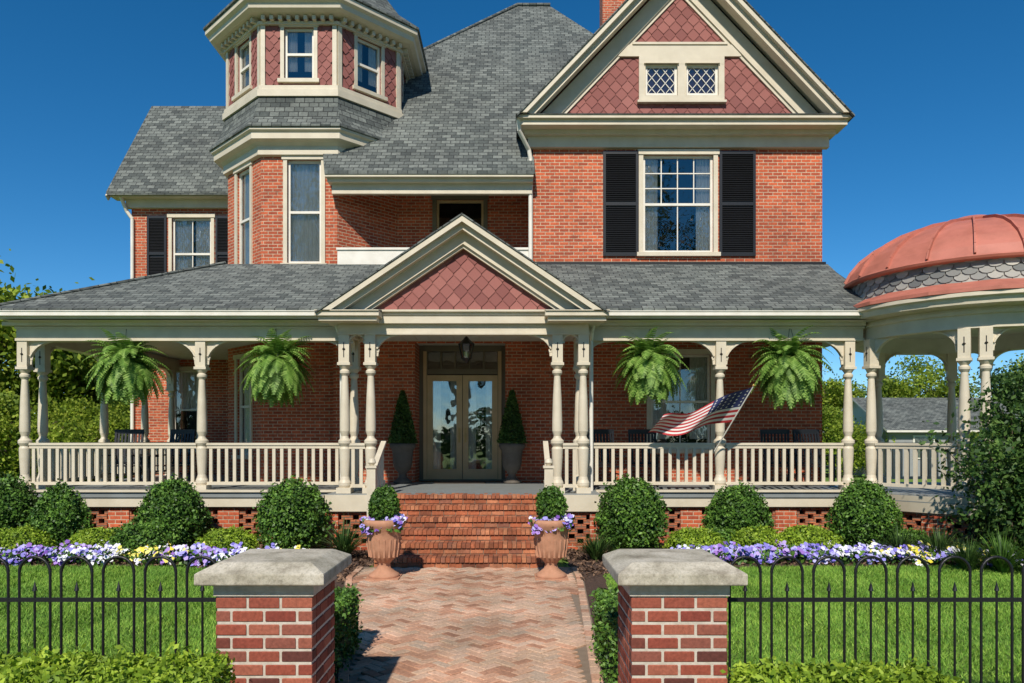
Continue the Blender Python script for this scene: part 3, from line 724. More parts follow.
W.build('brick_walls', H); WN.build('windows_and_shutters', H); T.build('trim_and_cornices', H)
SH.build('scalloped_gable_shingles', H); RF.build('roof', H)

# ------------------------------------------------------------------ ground
g = MB([GROUND]); g.face([(-400, -200, 0), (400, -200, 0), (400, 600, 0), (-400, 600, 0)], GROUND); g.build('ground')
def xL(y): return -1.27 if y < 5.6 else -1.27 + (-2.3 + 1.27) * min(1, (y - 5.6) / 5.0)
def xR(y): return .66 if y < 5.6 else .66 + (.95 - .66) * min(1, (y - 5.6) / 5.0)
pth = MB([SAND]); ys = np.linspace(2.4, 11.5, 24)
for a, b in zip(ys[:-1], ys[1:]): pth.face([(xL(a) - .06, a, .012), (xR(a) + .06, a, .012), (xR(b) + .06, b, .012), (xL(b) - .06, b, .012)], SAND)
w = .098
def pbrick(cx_, cy_, ang, l=2 * w, ww=w):
    c, s = math.cos(ang), math.sin(ang); zt = .03 + R(-.005, .005); tx, ty = R(-.03, .03), R(-.03, .03)
    V = []
    for inset, z in ((.004, .01), (.004, zt - .006), (.010, zt)):
        for a, b in ((-1, -1), (1, -1), (1, 1), (-1, 1)):
            x = a * (l / 2 - inset); y = b * (ww / 2 - inset)
            V.append((cx_ + c * x - s * y, cy_ + s * x + c * y, z + tx * x + ty * y))
    Fs = [(8, 9, 10, 11)]
    for k in (0, 4):
        for i in range(4): Fs.append((k + i, k + (i + 1) % 4, k + 4 + (i + 1) % 4, k + 4 + i))
    pth.idx(V, Fs, PATHB)
A45 = math.radians(45); ca, sa = math.cos(A45), math.sin(A45)
for i in range(-75, 110):
    for j in range(-110, 110):
        t = (i - j) % 4
        if t == 0: lx, ly, an = (i + 1) * w, (j + .5) * w, 0
        elif t == 3: lx, ly, an = (i + .5) * w, (j + 1) * w, math.pi / 2
        else: continue
        X = ca * lx - sa * ly - .5; Y = sa * lx + ca * ly + 7
        if 2.5 < Y < 11.35 and xL(Y) + .1 < X < xR(Y) - .1: pbrick(X, Y, A45 + an)
y = 2.5
while y < 11.4:
    for f, sg in ((xL, -1), (xR, 1)):
        dx = f(y + .1) - f(y - .1); an = math.atan2(.2, dx); pbrick(f(y) - sg * .0, y, an)
    y += .2
pth.build('brick_path')
sw = MB([PAVE]); 
for i in range(20):
    sw.box(-24 + i * 2.4, -24 + i * 2.4 + 2.385, .9, 2.38, -.02, .03, PAVE)
sw.build('pavement')
rd = MB([ASPH]); rd.face([(-200, -9, .004), (200, -9, .004), (200, -1.5, .004), (-200, -1.5, .004)], ASPH)
rd.box(-200, 200, -1.5, -1.3, -.05, .12, PAVE); rd.build('road')

bed = MB([MULCH])
def bedL(x):
    if x < -2.4: return 11.6 - .5 * math.exp(-((x + 3.6) ** 2) / 1.2) - (1.0 * math.exp((x + 2.4) / .5))
    if x > 1.0: return 11.6 - .5 * math.exp(-((x - 2.2) ** 2) / 1.2) - (1.0 * math.exp(-(x - 1.0) / .5))
    return 10.3
def strip(x0, x1, n, yb):
    xs = np.linspace(x0, x1, n)
    for a, b in zip(xs[:-1], xs[1:]): bed.face([(a, bedL(a), .008), (b, bedL(b), .008), (b, yb, .008), (a, yb, .008)], MULCH)
strip(-13, -2.2, 60, 14.4); strip(.9, 13, 60, 14.4)
for f, sg in ((xL, -1), (xR, 1)):
    ys = np.linspace(5.0, 11, 16)
    for a, b in zip(ys[:-1], ys[1:]):
        q = [(f(a), a, .005), (f(a) + sg * .42, a, .005), (f(b) + sg * .42, b, .005), (f(b), b, .005)]
        bed.face(q if sg > 0 else q[::-1], MULCH)
N = 26000
X = np.concatenate([rng.uniform(-10, -1.6, N // 2), rng.uniform(.8, 10, N // 2)]); Y = rng.uniform(9.5, 14.2, N)
keep = np.array([(y_ > bedL(x_)) and not (xL(y_) - .02 < x_ < xR(y_) + .02 and y_ < 11.5) for x_, y_ in zip(X, Y)])
C_ = np.stack([X, Y, rng.uniform(.012, .05, N)], 1)[keep]
nn = np.tile([[0, 0, 1.0]], (len(C_), 1)); bed.add_np(leaves(C_, .035, nn, 2.4, 1.0), CHIP)
bed.build('mulch_bed')

def grass(x0, x1, y0, y1, n, cond):
    X = rng.uniform(x0, x1, n); Y = rng.uniform(y0, y1, n)
    k = cond(X, Y); X = X[k]; Y = Y[k]; n = len(X)
    a = rng.uniform(0, 2 * np.pi, n); h = rng.uniform(.025, .055, n); w = rng.uniform(.004, .008, n)
    stripe = np.sign(np.sin(X * 2 * np.pi / 1.1)) * .010   # mower direction
    lean = rng.normal(0, .024, (n, 2)); lean[:, 1] += stripe; dx, dy_ = np.cos(a) * w, np.sin(a) * w
    p0 = np.stack([X - dx, Y - dy_, np.zeros(n)], 1); p1 = np.stack([X + dx, Y + dy_, np.zeros(n)], 1)
    p2 = np.stack([X + lean[:, 0], Y + lean[:, 1], h], 1)
    return np.stack([p0, p1, p2], 1)
gr = MB([GRASS])
vb = np.vectorize(bedL); vL = np.vectorize(xL); vR = np.vectorize(xR)
gr.add_np(grass(-9.5, -1.5, 4.2, 11.8, 150000, lambda X, Y: (X < vL(Y) - .36) & (Y < vb(X)) & (X > -.72 * Y - .5)), GRASS)
gr.add_np(grass(.9, 9.5, 4.2, 11.8, 150000, lambda X, Y: (X > vR(Y) + .36) & (Y < vb(X)) & (X < .72 * Y + .5)), GRASS)
gr.build('lawn_grass')

# ------------------------------------------------------------------ plants
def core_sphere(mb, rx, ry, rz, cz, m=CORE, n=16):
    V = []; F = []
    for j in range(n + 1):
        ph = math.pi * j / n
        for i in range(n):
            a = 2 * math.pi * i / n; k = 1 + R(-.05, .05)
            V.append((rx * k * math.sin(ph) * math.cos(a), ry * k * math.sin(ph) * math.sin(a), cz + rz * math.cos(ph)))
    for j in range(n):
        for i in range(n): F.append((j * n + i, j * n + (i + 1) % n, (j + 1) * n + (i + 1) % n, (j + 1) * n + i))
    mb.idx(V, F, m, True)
def shrub_mesh(name, rx, rz, cz, n, leaf, m, taper=0):
    mb = MB([m, CORE])
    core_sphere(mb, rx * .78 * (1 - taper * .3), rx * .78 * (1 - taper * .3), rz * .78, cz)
    d = unit(rng.normal(size=(n, 3)))
    ph = R(0, 6)
    lump = 1 + .08 * np.sin(d[:, 0] * 5 + ph) * np.cos(d[:, 2] * 4 + d[:, 1] * 6) + .065 * np.sin(d[:, 1] * 9 + d[:, 2] * 7 + ph) + .04 * np.sin(d[:, 0] * 17) * np.sin(d[:, 2] * 15)
    rr = lump * rng.normal(.94, .07, n).clip(.76, 1.18)
    C_ = d * rr[:, None] * np.array([rx, rx, rz])
    if taper:
        t = 1 - taper * (C_[:, 2] / rz); C_[:, 0] *= t; C_[:, 1] *= t
    C_[:, 2] += cz; k = C_[:, 2] > 0; 
    mb.add_np(leaves(C_[k], leaf, d[k], 1.6), m)
    o = mb.build(name); me = o.data; bpy.data.objects.remove(o); return me
boxA = shrub_mesh('boxwood', .56, .62, .60, 11000, .036, BOX, .14)
boxC = shrub_mesh('boxwood_c', .55, .60, .58, 11000, .036, BOX, .06)
boxB = shrub_mesh('boxwood_b', .50, .60, .58, 10000, .036, BOX, .40)
lowL = shrub_mesh('low_shrub', .48, .26, .22, 6000, .032, LIME)
lowG = shrub_mesh('low_shrub_g', .45, .30, .25, 6000, .032, BOX)
for x, y, s, me in [(-7.95, 13.2, .95, boxB), (-6.0, 13.3, 1.0, boxA), (-3.8, 13.0, 1.05, boxC), (2.08, 13.1, 1.05, boxC), (4.0, 13.3, .98, boxA), (6.1, 13.0, .97, boxA), (-9.2, 13.6, 1.0, boxA), (9.6, 11.4, 1.0, boxA)]:
    inst(me, 'boxwood_shrub', None, (x, y, 0), R(0, 6), (s, s, s * R(.95, 1.05)))
for x, y, s, me in [(-8.25, 12.7, 1.0, lowL), (-9.1, 12.9, 1, lowG), (-7.0, 12.7, .95, lowL), (-6.1, 12.5, 1.1, lowG), (-4.8, 12.7, .95, lowL), (3.1, 12.7, .95, lowL), (4.15, 12.8, 1.0, lowL), (5.05, 12.8, 1.0, lowL), (3.7, 13.1, .9, lowG), (6.7, 12.7, .8, lowG)]:
    inst(me, 'low_round_shrub', None, (x, y, 0), R(0, 6), s)
def loose_bush(name, loc, rx, h, n, leaf, m, stems=14):
    mb = MB([m, WOOD]); tips = []
    for i in range(stems):
        a = R(0, 6.28); r = R(.2, 1) * rx; top = Vector((math.cos(a) * r, math.sin(a) * r, h * R(.6, 1.0) * (1 - .35 * r / rx)))
        b0 = Vector((math.cos(a) * .1, math.sin(a) * .1, 0)); mid = (b0 + top) / 2 + Vector((R(-.1, .1), R(-.1, .1), .1))
        mb.cyl(b0, mid, .022, .014, WOOD, 5); mb.cyl(mid, top, .014, .005, WOOD, 5)
        for k in range(9):
            t = R(.2, 1.05); p = b0.lerp(top, t) + Vector((R(-.25, .25), R(-.25, .25), R(-.15, .15))) * rx; tips.append(p)
    tips = np.array([tuple(t) for t in tips]); idx = rng.integers(0, len(tips), n)
    C_ = tips[idx] + rng.normal(0, .10 * rx + .03, (n, 3)); C_ = C_[C_[:, 2] > 0.02]
    mb.add_np(leaves(C_, leaf, None, 1.9), m); return mb.build(name, None, loc)
loose_bush('dark_garden_shrub', (8.0, 11.7, 0), 1.1, 2.85, 15000, .05, DKLEAF, 24)
loose_bush('dark_garden_shrub', (-9.6, 14.0, 0), .7, 1.5, 5000, .05, DKLEAF)
loose_bush('dark_garden_shrub', (8.6, 12.3, 0), 1.0, 1.9, 8000, .05, DKLEAF)
def strappy(name, loc, n, l, m, sp=.6):
    mb = MB([m]); V = []
    for i in range(n):
        a = R(0, 6.28); L_ = l * R(.6, 1.1); w_ = R(.006, .012); lean = R(.15, 1.0) * sp
        pts = []
        for k in range(5):
            t = k / 4; r = .05 + L_ * lean * t ** 1.3; z = L_ * (t - .45 * lean * t * t * 1.6)
            pts.append(Vector((math.cos(a) * r, math.sin(a) * r, max(z, .01))))
        side = Vector((-math.sin(a), math.cos(a), 0))
        for k in range(4):
            w0 = w_ * (1 - (k / 4) ** 2); w1 = w_ * (1 - ((k + 1) / 4) ** 2)
            V.append([pts[k] - side * w0, pts[k] + side * w0, pts[k + 1] + side * w1, pts[k + 1] - side * w1])
    mb.add_np(np.array([[tuple(p) for p in q] for q in V]), m); return mb.build(name, None, loc)
for x, y, l in [(-2.75, 12.3, .85), (1.35, 12.1, .6), (6.35, 12.3, .7), (6.9, 12.1, .7), (7.2, 11.0, .75), (7.7, 10.8, .7), (6.8, 11.2, .6)]:
    strappy('strappy_grass_plant', (x, y, 0), 280, l, DKLEAF if x < 7 else BOX, .9)
def pansies(name, loc, rx, ry, n, cols, hgt=.14, sc=1.0):
    mb = MB([BOX]); m = int(n * 1.6)
    C_ = np.stack([rng.uniform(-rx, rx, m), rng.uniform(-ry, ry, m), rng.uniform(.01, hgt, m)], 1)
    mb.add_np(leaves(C_, .05, None, 1.4), BOX)
    for i in range(n):
        x = R(-rx, rx); y = R(-ry, ry); hh = hgt * (.7 + .4 * math.sin(x * 9 + loc[0]) * math.cos(y * 8)) 
        c = Vector((x, y, hh + R(-.05, .06))); nrm = Vector((R(-.6, .6), R(-1.2, -.2), R(.4, 1))).normalized()
        t = nrm.cross(Vector((0, 0, 1))).normalized(); b = nrm.cross(t); r = R(.026, .042) * sc; mm = random.choice(cols) if R(0, 1) < .5 else cols[int((x / rx * .5 + .5) * .999 * len(cols))]
        P_ = []
        for k in range(10):
            a = 2 * math.pi * k / 10; rr = r * (1 if k % 2 == 0 else .8); P_.append(c + (t * math.cos(a) + b * math.sin(a)) * rr)
        mb.face(P_, mm)
    return mb.build(name, None, loc)
Bp, Wp, Yp, Pp = PBLUE, PWHITE, PYEL, PPUR
for x, y, rx, n, cols in [(-9.0, 12.05, .42, 130, (Bp, Wp)), (-8.1, 12.0, .46, 150, (Bp, Pp, Bp)), (-7.25, 12.05, .42, 140, (Pp, Bp, Pp)), (-6.6, 12.0, .42, 130, (Wp, Bp, Wp)), (-5.95, 12.1, .26, 70, (Yp, Yp, Wp)), (-5.4, 11.95, .36, 120, (Yp, Pp, Wp)), (-4.8, 11.85, .40, 140, (Bp, Pp, Bp)), (-4.15, 11.7, .36, 120, (Wp, Bp)), (-3.55, 11.6, .3, 90, (Yp, Wp, Yp)),
                          (3.5, 12.05, .5, 150, (Pp, Bp, Bp)), (4.4, 12.1, .5, 150, (Bp, Pp, Bp)), (5.3, 12.05, .5, 150, (Bp, Wp, Bp)), (6.15, 12.0, .45, 130, (Wp, Bp, Yp)), (6.95, 11.9, .45, 120, (Bp, Wp, Yp)), (2.85, 12.0, .3, 60, (Wp, Bp)), (7.7, 11.6, .35, 70, (Bp, Wp))]:
    pansies('pansy_bed', (x, y, 0), rx, .42, int(n * 1.9), cols, .22, 1.1)
def hedge(name, x0, x1, y0, y1, h, n, leaf, m):
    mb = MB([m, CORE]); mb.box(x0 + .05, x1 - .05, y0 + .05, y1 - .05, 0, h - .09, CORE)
    A = []
    X = rng.uniform(x0, x1, n); Y = rng.uniform(y0, y1, n)
    Z = h + .02 * np.sin(X * 9) * np.cos(Y * 11) + .02 * np.sin(X * 23 + Y * 5) + rng.normal(-.05, .035, n)
    A.append(np.stack([X, Y, Z], 1)); k = n // 2
    for yy in (y0, y1): A.append(np.stack([rng.uniform(x0, x1, k), yy + rng.normal(0, .03, k), rng.uniform(0.02, h, k)], 1))
    for xx in (x0, x1): A.append(np.stack([xx + rng.normal(0, .03, k // 2), rng.uniform(y0, y1, k // 2), rng.uniform(.02, h, k // 2)], 1))
    C_ = np.vstack(A); nn = np.tile([[0, -.3, .8]], (len(C_), 1))
    mb.add_np(leaves(C_, leaf, nn, 1.8, .5), m); return mb.build(name)
hedge('boxwood_hedge', -3.5, -1.70, 3.75, 4.5, .67, 14000, .024, LIME)
hedge('boxwood_hedge', 1.34, 2.45, 3.75, 4.5, .61, 10000, .024, LIME)
hedge('path_edge_hedge', -1.74, -1.44, 5.5, 7.0, .58, 5500, .022, BOX)
hedge('path_edge_hedge', .78, 1.08, 5.5, 7.0, .56, 5500, .022, BOX)

def fern_mesh():
    mb = MB([FERNL, WOOD, IRON]); V = []
    mb.lathe(0, 0, -.12, [(.05, -.1), (.13, -.06), (.18, .06), (.19, .1), (.17, .1), (.0, .08)], WOOD, 14, sharp=False)
    for k in range(3):
        a = 2.1 * k; mb.cyl((.18 * math.cos(a), .18 * math.sin(a), -.02), (0, 0, .62), .004, .004, IRON, 4)
    for i in range(270):
        a = R(0, 6.283); el = R(-.7, 1.35); L_ = R(.55, .92); v = Vector((math.cos(a) * math.cos(el), math.sin(a) * math.cos(el), math.sin(el)))
        p = Vector((R(-.12, .12), R(-.12, .12), R(-.05, .05))); K = 18; side = Vector((-math.sin(a), math.cos(a), 0)); dr = R(.10, .16)
        for k in range(K):
            t = k / K; v = (v + Vector((0, 0, -dr))).normalized(); q = p + v * L_ / K
            ll = .095 * math.sin(math.pi * min(1, t * .9 + .12)) + .014
            for sg in (-1, 1):
                tip = p + side * sg * ll + v * ll * .3 + Vector((0, 0, -.3 * ll)); ww = v * (L_ / K * .45)
                V.append([p - ww, p + ww, tip + ww * .5, tip - ww * .5])
            p = q
    mb.add_np(np.array([[tuple(c) for c in q] for q in V]), FERNL)
    o = mb.build('fern'); me = o.data; bpy.data.objects.remove(o); return me
fm = fern_mesh()
for x, z, s in [(-7.35, 3.42, 1.05), (-4.5, 3.42, 1.03), (2.64, 3.44, 1.05), (5.3, 3.42, 1.07)]:
    inst(fm, 'hanging_fern', None, (x, 14.3, z), R(0, 6), (s, s, s * R(1.0, 1.1)))

urn = [(.001, 0), (.215, 0), (.215, .05), (.17, .075), (.10, .13), (.085, .19), (.11, .23), (.19, .3), (.225, .42), (.235, .58), (.25, .68), (.295, .73), (.31, .78), (.3, .82), (.26, .825), (.24, .76), (.001, .75)]
for x in (-1.80, .55):
    e = empty('terracotta_urn', (x, 10.55, .0))
    mb = MB([TERRA]); mb.lathe(0, 0, 0.03, urn, TERRA, 28, sharp=False)
    mb.box(-.23, .23, -.23, .23, .005, .045, TERRA)
    for k in range(18):
        a = 2 * math.pi * k / 18; mb.beam((.2 * math.cos(a), .2 * math.sin(a), .33), (.236 * math.cos(a), .236 * math.sin(a), .58), .03, .02, TERRA)
    mb.build('pot', e)
    o = inst(shrub_mesh('topiary', .20, .24, .2, 3500, .03, BOX, .15), 'boxwood_plant', e, (0, 0, .86))
    p = pansies('flowers', (0, 0, .76), .3, .2, 110, (Pp, Bp, Pp, Wp), .1); p.parent = e
    p2 = pansies('trailing_flowers', (0, -.2, .68), .28, .08, 55, (Pp, Bp), .12); p2.parent = e
for x in (-2.42, .0):
    e = empty('potted_evergreen', (x, 16.6, 1.0))
    mb = MB([DPOT]); mb.lathe(0, 0, 0, [(r * .95, z * 1.08) for r, z in urn], DPOT, 20, sharp=False); mb.build('pot', e)
    mb = MB([DKLEAF, WOOD]); n = 4200; z = rng.uniform(0, 1, n) ** 1.4; a = rng.uniform(0, 6.28, n); r = .27 * (1 - z) ** .8 * rng.uniform(.6, 1.15, n) + .02
    mb.add_np(leaves(np.stack([r * np.cos(a), r * np.sin(a), .9 + z * 1.15], 1), .035, None, 2.2), DKLEAF)
    mb.cyl((0, 0, .8), (0, 0, 1.9), .025, .01, WOOD, 6); mb.build('conical_evergreen', e)

mb = MB([IRON]); lx, ly = -.87, 14.3
mb.cyl((lx, ly, 4.2), (lx, ly, 3.95), .006, .006, IRON, 5)
mb.lathe(lx, ly, 3.5, [(.001, .45), (.03, .42), (.06, .38), (.15, .3), (.16, .28)], IRON, 6, smooth=False)
mb.lathe(lx, ly, 3.5, [(.001, -.08), (.03, -.06), (.08, 0), (.1, .02)], IRON, 6, smooth=False)
for k in range(6):
    a = math.pi / 3 * k; mb.cyl((lx + .09 * math.cos(a), ly + .09 * math.sin(a), 3.5), (lx + .145 * math.cos(a), ly + .145 * math.sin(a), 3.79), .009, .009, IRON, 5)
mb.lathe(lx, ly, 3.5, [(.085, .02), (.138, .28)], GLASS, 6, smooth=False)
mb.cyl((lx, ly, 3.52), (lx, ly, 3.66), .018, .018, WHITE, 8); mb.build('porch_lantern')

def chair_mesh():
    mb = MB([BLACK])
    for sx in (-.27, .27):
        pts = [(sx, -.45 + i * .1, .03 + .35 * ((-.45 + i * .1) + .02) ** 2) for i in range(10)]
        for a, b in zip(pts[:-1], pts[1:]): mb.beam(a, b, .035, .04, BLACK)
        mb.beam((sx, -.24, .05), (sx, -.25, .62), .04, .04, BLACK); mb.beam((sx, .2, .05), (sx, .36, 1.15), .045, .04, BLACK)
        mb.beam((sx, -.32, .64), (sx, .28, .64), .08, .03, BLACK); mb.beam((sx, -.24, .25), (sx, .22, .25), .025, .025, BLACK)
    for i in range(8): mb.beam((-.27, -.24 + i * .06, .42), (.27, -.24 + i * .06, .415), .05, .02, BLACK)
    for i in range(7):
        x = -.21 + i * .07; mb.beam((x, .23, .44), (x, .35, 1.12), .04, .014, BLACK)
    mb.beam((-.3, .355, 1.14), (.3, .355, 1.14), .03, .1, BLACK); mb.beam((-.27, .235, .47), (.27, .235, .47), .03, .05, BLACK)
    o = mb.build('rc'); me = o.data; bpy.data.objects.remove(o); return me
cm = chair_mesh()
for x, y, r in [(1.95, 15.6, .2), (5.55, 15.7, -.2), (6.3, 15.6, .15), (-8.2, 15.8, .1), (-7.2, 15.9, -.2), (2.75, 15.7, -.1)]: inst(cm, 'rocking_chair', None, (x, y, 1.0), r)
mb = MB([BLACK]); mb.lathe(0, 0, 0, [(.001, .6), (.28, .6), (.28, .63), (.001, .63)], BLACK, 16); mb.cyl((0, 0, .05), (0, 0, .6), .03, .03, BLACK); mb.lathe(0, 0, 0, [(.2, 0), (.18, .04), (.02, .07)], BLACK, 12); mb.build('porch_side_table', None, (-7.7, 15.9, 1.0))

# flag
e = empty('american_flag'); mb = MB([FRED, FWHITE, FBLUE])
pA = Vector((3.85, 14.25, 1.75)); pB = Vector((4.30, 13.35, 2.92)); n_ = (pB - pA).normalized()
NC, NR = 30, 13; hoist = .80
top = pA + n_ * ((pB - pA).length - .03); bot = top - n_ * hoist
def fp(c, r):
    s = c / NC; h = bot.lerp(top, r / NR)
    x = -1.5 * s ** .95; z = -.30 * s ** 1.1 + .11 * math.sin(s * 8) * s - .28 * s * (r / NR)
    yy = .12 * math.sin(s * 9 + r * .2) * min(1, s * 3)
    return h.lerp(Vector((h.x, bot.y + .3, h.z)), s * .7) + Vector((x, yy, z))
V = [tuple(fp(c, r)) for c in range(NC + 1) for r in range(NR + 1)]; F = {}
for c in range(NC):
    for r in range(NR):
        m = FBLUE if (c < 12 and r >= 6) else (FRED if r % 2 == 0 else FWHITE)
        F.setdefault(m.name, (m, []))[1].append((c * (NR + 1) + r, (c + 1) * (NR + 1) + r, (c + 1) * (NR + 1) + r + 1, c * (NR + 1) + r + 1))
for m, fs in F.values(): mb.idx(V, fs, m, True)
for i in range(6):
    for j in range(5):
        c0 = fp(1 + i * 2, 6.8 + j * 1.3); c1 = fp(1.6 + i * 2, 6.8 + j * 1.3); c2 = fp(1 + i * 2, 7.3 + j * 1.3)
        a = (c1 - c0).normalized(); b = (c2 - c0).normalized(); nr = a.cross(b).normalized()
        for off in (.004, -.004):
            mb.face([c0 + nr * off + (a * math.cos(k * math.pi / 5) + b * math.sin(k * math.pi / 5)) * (.026 if k % 2 == 0 else .011) for k in range(10)], FWHITE)
mb.build('flag_cloth', e)
mb = MB([WOOD]); mb.cyl(pA, pB, .014, .012, WHITE, 8); mb.lathe(pB.x, pB.y, pB.z, [(.001, -.02), (.025, .01), (.001, .04)], BRASS, 10); mb.build('flagpole', e)

# ------------------------------------------------------------------ gate pillars (real bricks around a mortar core)
def rbrick(mb, x0, x1, y0, y1, z0, z1):
    c = .005; j = R(-.003, .003)
    P_ = []
    for ins, z in ((c, z0), (0, z0 + c), (0, z1 - c), (c, z1)):
        P_ += [(x0 + ins, y0 + ins + j, z), (x1 - ins, y0 + ins + j, z), (x1 - ins, y1 - ins, z), (x0 + ins, y1 - ins, z)]
    Fs = [(3, 2, 1, 0), (12, 13, 14, 15)]
    for k in (0, 4, 8):
        for i in range(4): Fs.append((k + i, k + (i + 1) % 4, k + 4 + (i + 1) % 4, k + 4 + i))
    mb.idx(P_, Fs, PBRK)
for xa, xb in ((-1.91, -1.29), (.77, 1.39)):
    mb = MB([MORT, PBRK]); ya, yb = 4.84, 5.46
    mb.box(xa + .006, xb - .006, ya + .006, yb - .006, -.1, .955, MORT)
    mb.box(xa - .012, xb + .012, ya - .012, yb + .012, .955, 1.034, MORT)
    hc = .0867; rows = 11; mt = .018
    for r in range(rows):
        z0_ = .006 + r * hc; z1_ = z0_ + hc - mt
        cuts = [xa, xa + .203, xa + .416, xb] if r % 2 == 0 else [xa, xa + .098, xa + .31, xb - .098, xb]
        dpt = .1
        for a, b in zip(cuts[:-1], cuts[1:]):
            l_ = a + (mt / 2 if a > xa else 0); r_ = b - (mt / 2 if b < xb else 0)
            rbrick(mb, l_, r_, ya, ya + dpt, z0_, z1_); rbrick(mb, l_, r_, yb - dpt, yb, z0_, z1_)
        c2 = [ya + dpt + mt, ya + .31, yb - dpt - mt] if r % 2 == 0 else [ya + dpt + mt, ya + .205, ya + .415, yb - dpt - mt]
        for a, b in zip(c2[:-1], c2[1:]):
            l_ = a + (mt / 2 if a > c2[0] else 0); r_ = b - (mt / 2 if b < c2[-1] else 0)
            rbrick(mb, xa, xa + .09, l_, r_, z0_, z1_); rbrick(mb, xb - .09, xb, l_, r_, z0_, z1_)
    def ringp(off, z): return [(xa - off, ya - off, z), (xb + off, ya - off, z), (xb + off, yb + off, z), (xa - off, yb + off, z)]
    V = ringp(.085, 1.036) + ringp(.098, 1.042) + ringp(.1, 1.049) + ringp(.1, 1.103) + ringp(.097, 1.112) + ringp(.088, 1.118) + ringp(.0, 1.165) + ringp(-.015, 1.170)
    Fs = [(0, 3, 2, 1), (28, 29, 30, 31)]
    for k in range(0, 28, 4):
        for i in range(4): Fs.append((k + i, k + (i + 1) % 4, k + 4 + (i + 1) % 4, k + 4 + i))
    mb.idx(V, Fs, CONC); mb.build('brick_gate_pillar')
# ------------------------------------------------------------------ iron fence
def fence(x0, x1, y=5.1):
    mb = MB([IRON]); per = .285; hw_ = .105; x = x0
    for zr in (.86, .16): mb.box(x0 - .02, x1 + .02, y - .006, y + .006, zr, zr + .028, IRON)
    while x + 2 * hw_ <= x1 + .001:
        zt = 1.165 - hw_
        for xx in (x, x + 2 * hw_): mb.cyl((xx, y, -.02), (xx, y, zt), .009, .009, IRON, 6)
        pts = [(x + hw_ - hw_ * math.cos(a), y, zt + hw_ * math.sin(a)) for a in np.linspace(0, math.pi, 13)]
        mb.tube(pts, .0105, IRON)
        for xx, h in ((x + hw_, .945),):
            mb.cyl((xx, y, -.02), (xx, y, h), .0078, .0078, IRON, 6); mb.cyl((xx, y, h - .01), (xx, y, h + .055), .016, .001, IRON, 6)
        x += per
    mb.build('iron_fence')
fence(-5.63, -2.0); fence(1.48, 5.8)

# ------------------------------------------------------------------ trees
def tree_mesh(name, h, cr, nclump, per, leaf, m, trunk=.22, cbase=.3):
    mb = MB([m, WOOD]); pts = []
    t0 = Vector((0, 0, -.1)); t1 = Vector((R(-.3, .3), R(-.3, .3), h * .45)); t2 = Vector((R(-.5, .5), R(-.5, .5), h * .8))
    mb.cyl(t0, t1, trunk, trunk * .65, WOOD, 10); mb.cyl(t1, t2, trunk * .65, trunk * .2, WOOD, 8)
    zc_ = h * (cbase + (1 - cbase) / 2); rz = h * (1 - cbase) / 2
    for i in range(nclump):
        d = Vector((random.gauss(0, 1), random.gauss(0, 1), random.gauss(0, 1))).normalized(); r = R(.45, 1.0)
        p = Vector((d.x * cr * r, d.y * cr * r, zc_ + d.z * rz * r)); pts.append(p)
        if i % 2 == 0:
            s = t1.lerp(t2, R(0, 1)) if p.z > h * .45 else t0.lerp(t1, R(.6, 1))
            mid = (s + p) / 2 + Vector((0, 0, -.2)); mb.cyl(s, mid, trunk * .25, trunk * .14, WOOD, 5); mb.cyl(mid, p, trunk * .14, trunk * .03, WOOD, 5)
    P_ = np.array([tuple(p) for p in pts]); sc = rng.uniform(.1, .2, nclump) * cr
    idx = rng.integers(0, nclump, nclump * per)
    C_ = P_[idx] + rng.normal(0, 1, (nclump * per, 3)) * sc[idx][:, None] * np.array([1, 1, .7])
    C_ = C_[C_[:, 2] > .1]; mb.add_np(leaves(C_, leaf, None, 1.7), m)
    o = mb.build(name); me = o.data; bpy.data.objects.remove(o); return me
tA = tree_mesh('tA', 9, 3.6, 75, 280, .15, TREEL, .22, .12)
tB = tree_mesh('tB', 8, 3.2, 65, 280, .15, DKLEAF, .2, .1)
tC = tree_mesh('tC', 5, 3.0, 55, 260, .12, TREEL, .15, .02)
tD = tree_mesh('tD', 13, 4.5, 90, 90, .13, DKLEAF, .35, .3)
for x, y, s, me in [(-20.8, 30, 1.0, tA), (-17.6, 33, .85, tA), (-16.2, 28, .72, tC), (-24, 26, .9, tA), (-19.5, 24, .95, tC), (-15.5, 34, .8, tA), (-16.2, 24, .7, tC), (-14.5, 27, .6, tC),
                    (24, 44, .75, tA), (29, 42, .8, tB), (20.5, 50, .75, tA), (34, 46, .9, tA), (17.0, 40, .75, tC), (26, 36, .7, tC), (31, 34, .8, tC), (14, 46, .7, tA), (20.5, 31, .55, tC), (18.5, 28, .5, tC)]:
    inst(me, 'tree', None, (x, y, 0), R(0, 6), s)
for x, y, s in [(-33, -35, 2.0), (-19, -38, 2.2), (-5, -36, 2.1), (9, -37, 2.2), (23, -35, 2.0), (38, -36, 2.1)]: inst(tD, 'street_tree', None, (x, y, 0), R(0, 6), s)
mb = MB([TREEL, DKLEAF]); n = 26000; ang = rng.uniform(0, 2 * np.pi, n)
rad = 90 + 8 * np.sin(ang * 9) + rng.normal(0, 3, n); hh = 5.5 + 1.8 * np.sin(ang * 23) + 1.2 * np.sin(ang * 57 + 1)
z = rng.uniform(0, 1, n) * hh; mb.add_np(leaves(np.stack([rad * np.cos(ang), rad * np.sin(ang), z], 1), .9, None, 1.3), DKLEAF); mb.build('distant_trees')

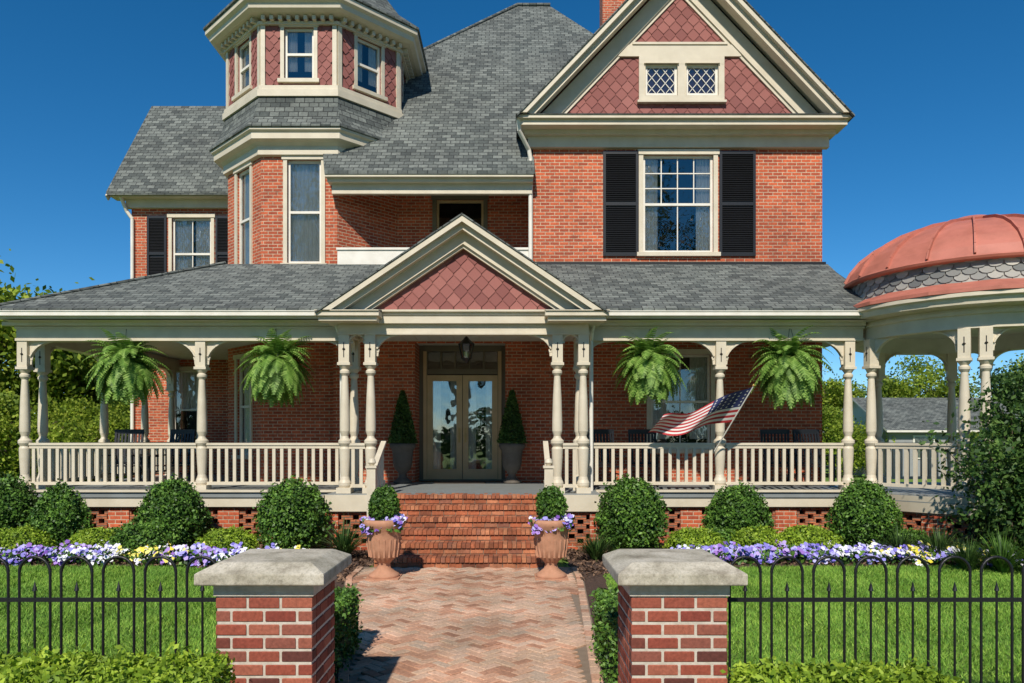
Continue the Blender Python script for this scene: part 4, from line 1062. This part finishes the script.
e = empty('neighbour_house', (22.3, 38, 0)); mb = MB([GREYSIDE])
mb.box(-3.2, 4, 0, 7, 0, 2.6, GREYSIDE); mb.face([(-3.2, 0, 2.6), (-3.2, 7, 2.6), (-3.2, 3.5, 4.2)], WHITE); mb.face([(4, 0, 2.6), (4, 7, 2.6), (4, 3.5, 4.2)], WHITE)
for k in range(2): mb.box(-2 + k * 3, -.9 + k * 3, -.05, .05, 1, 2.2, WHITE); mb.box(-1.92 + k * 3, -.98 + k * 3, -.07, -.04, 1.08, 2.12, GLASS)
mb.build('siding_walls', e); mb = MB([SHING]); mb.slab([(-3.5, -.4, 2.45), (4.3, -.4, 2.45), (4.3, 3.5, 4.3), (-3.5, 3.5, 4.3)], .1, SHING, WHITE); mb.slab([(-3.5, 3.5, 4.3), (4.3, 3.5, 4.3), (4.3, 7.4, 2.45), (-3.5, 7.4, 2.45)], .1, SHING, WHITE); mb.build('gabled_roof', e)

# ------------------------------------------------------------------ light
elev, az = math.radians(43), math.radians(190)
wd = bpy.data.worlds.new('World'); scene.world = wd; wd.use_nodes = True; nt = wd.node_tree
bg = nt.nodes['Background']; sky = nt.nodes.new('ShaderNodeTexSky'); sky.sky_type = 'NISHITA'; sky.sun_disc = False
sky.sun_elevation = elev; sky.sun_rotation = az; sky.air_density = 1.0; sky.dust_density = .0; sky.ozone_density = 4.0; sky.altitude = 2500
hs = nt.nodes.new('ShaderNodeHueSaturation'); hs.inputs['Saturation'].default_value = 1.3; hs.inputs['Hue'].default_value = .494; hs.inputs['Value'].default_value = .9
nt.links.new(sky.outputs[0], hs.inputs['Color']); nt.links.new(hs.outputs[0], bg.inputs['Color']); bg.inputs['Strength'].default_value = .135
sd = bpy.data.lights.new('sun', 'SUN'); sd.energy = 4.7; sd.angle = math.radians(1.0); sd.color = (1, .93, .82)
so = bpy.data.objects.new('sun', sd); scene.collection.objects.link(so)
sv = Vector((math.sin(az) * math.cos(elev), math.cos(az) * math.cos(elev), math.sin(elev)))
so.rotation_euler = sv.to_track_quat('Z', 'Y').to_euler(); so.location = sv * 40

cd = bpy.data.cameras.new('camera'); cam = bpy.data.objects.new('camera', cd); scene.collection.objects.link(cam)
cam.location = (0, 0, 1.96); cam.rotation_euler = (math.pi / 2, 0, 0)
cd.sensor_width = 36; cd.lens = 26.37; cd.shift_y = .0962; cd.clip_end = 1500; cd.clip_start = .05
scene.camera = cam
scene.view_settings.view_transform = 'Standard'; scene.view_settings.look = 'None'; scene.view_settings.exposure = 0
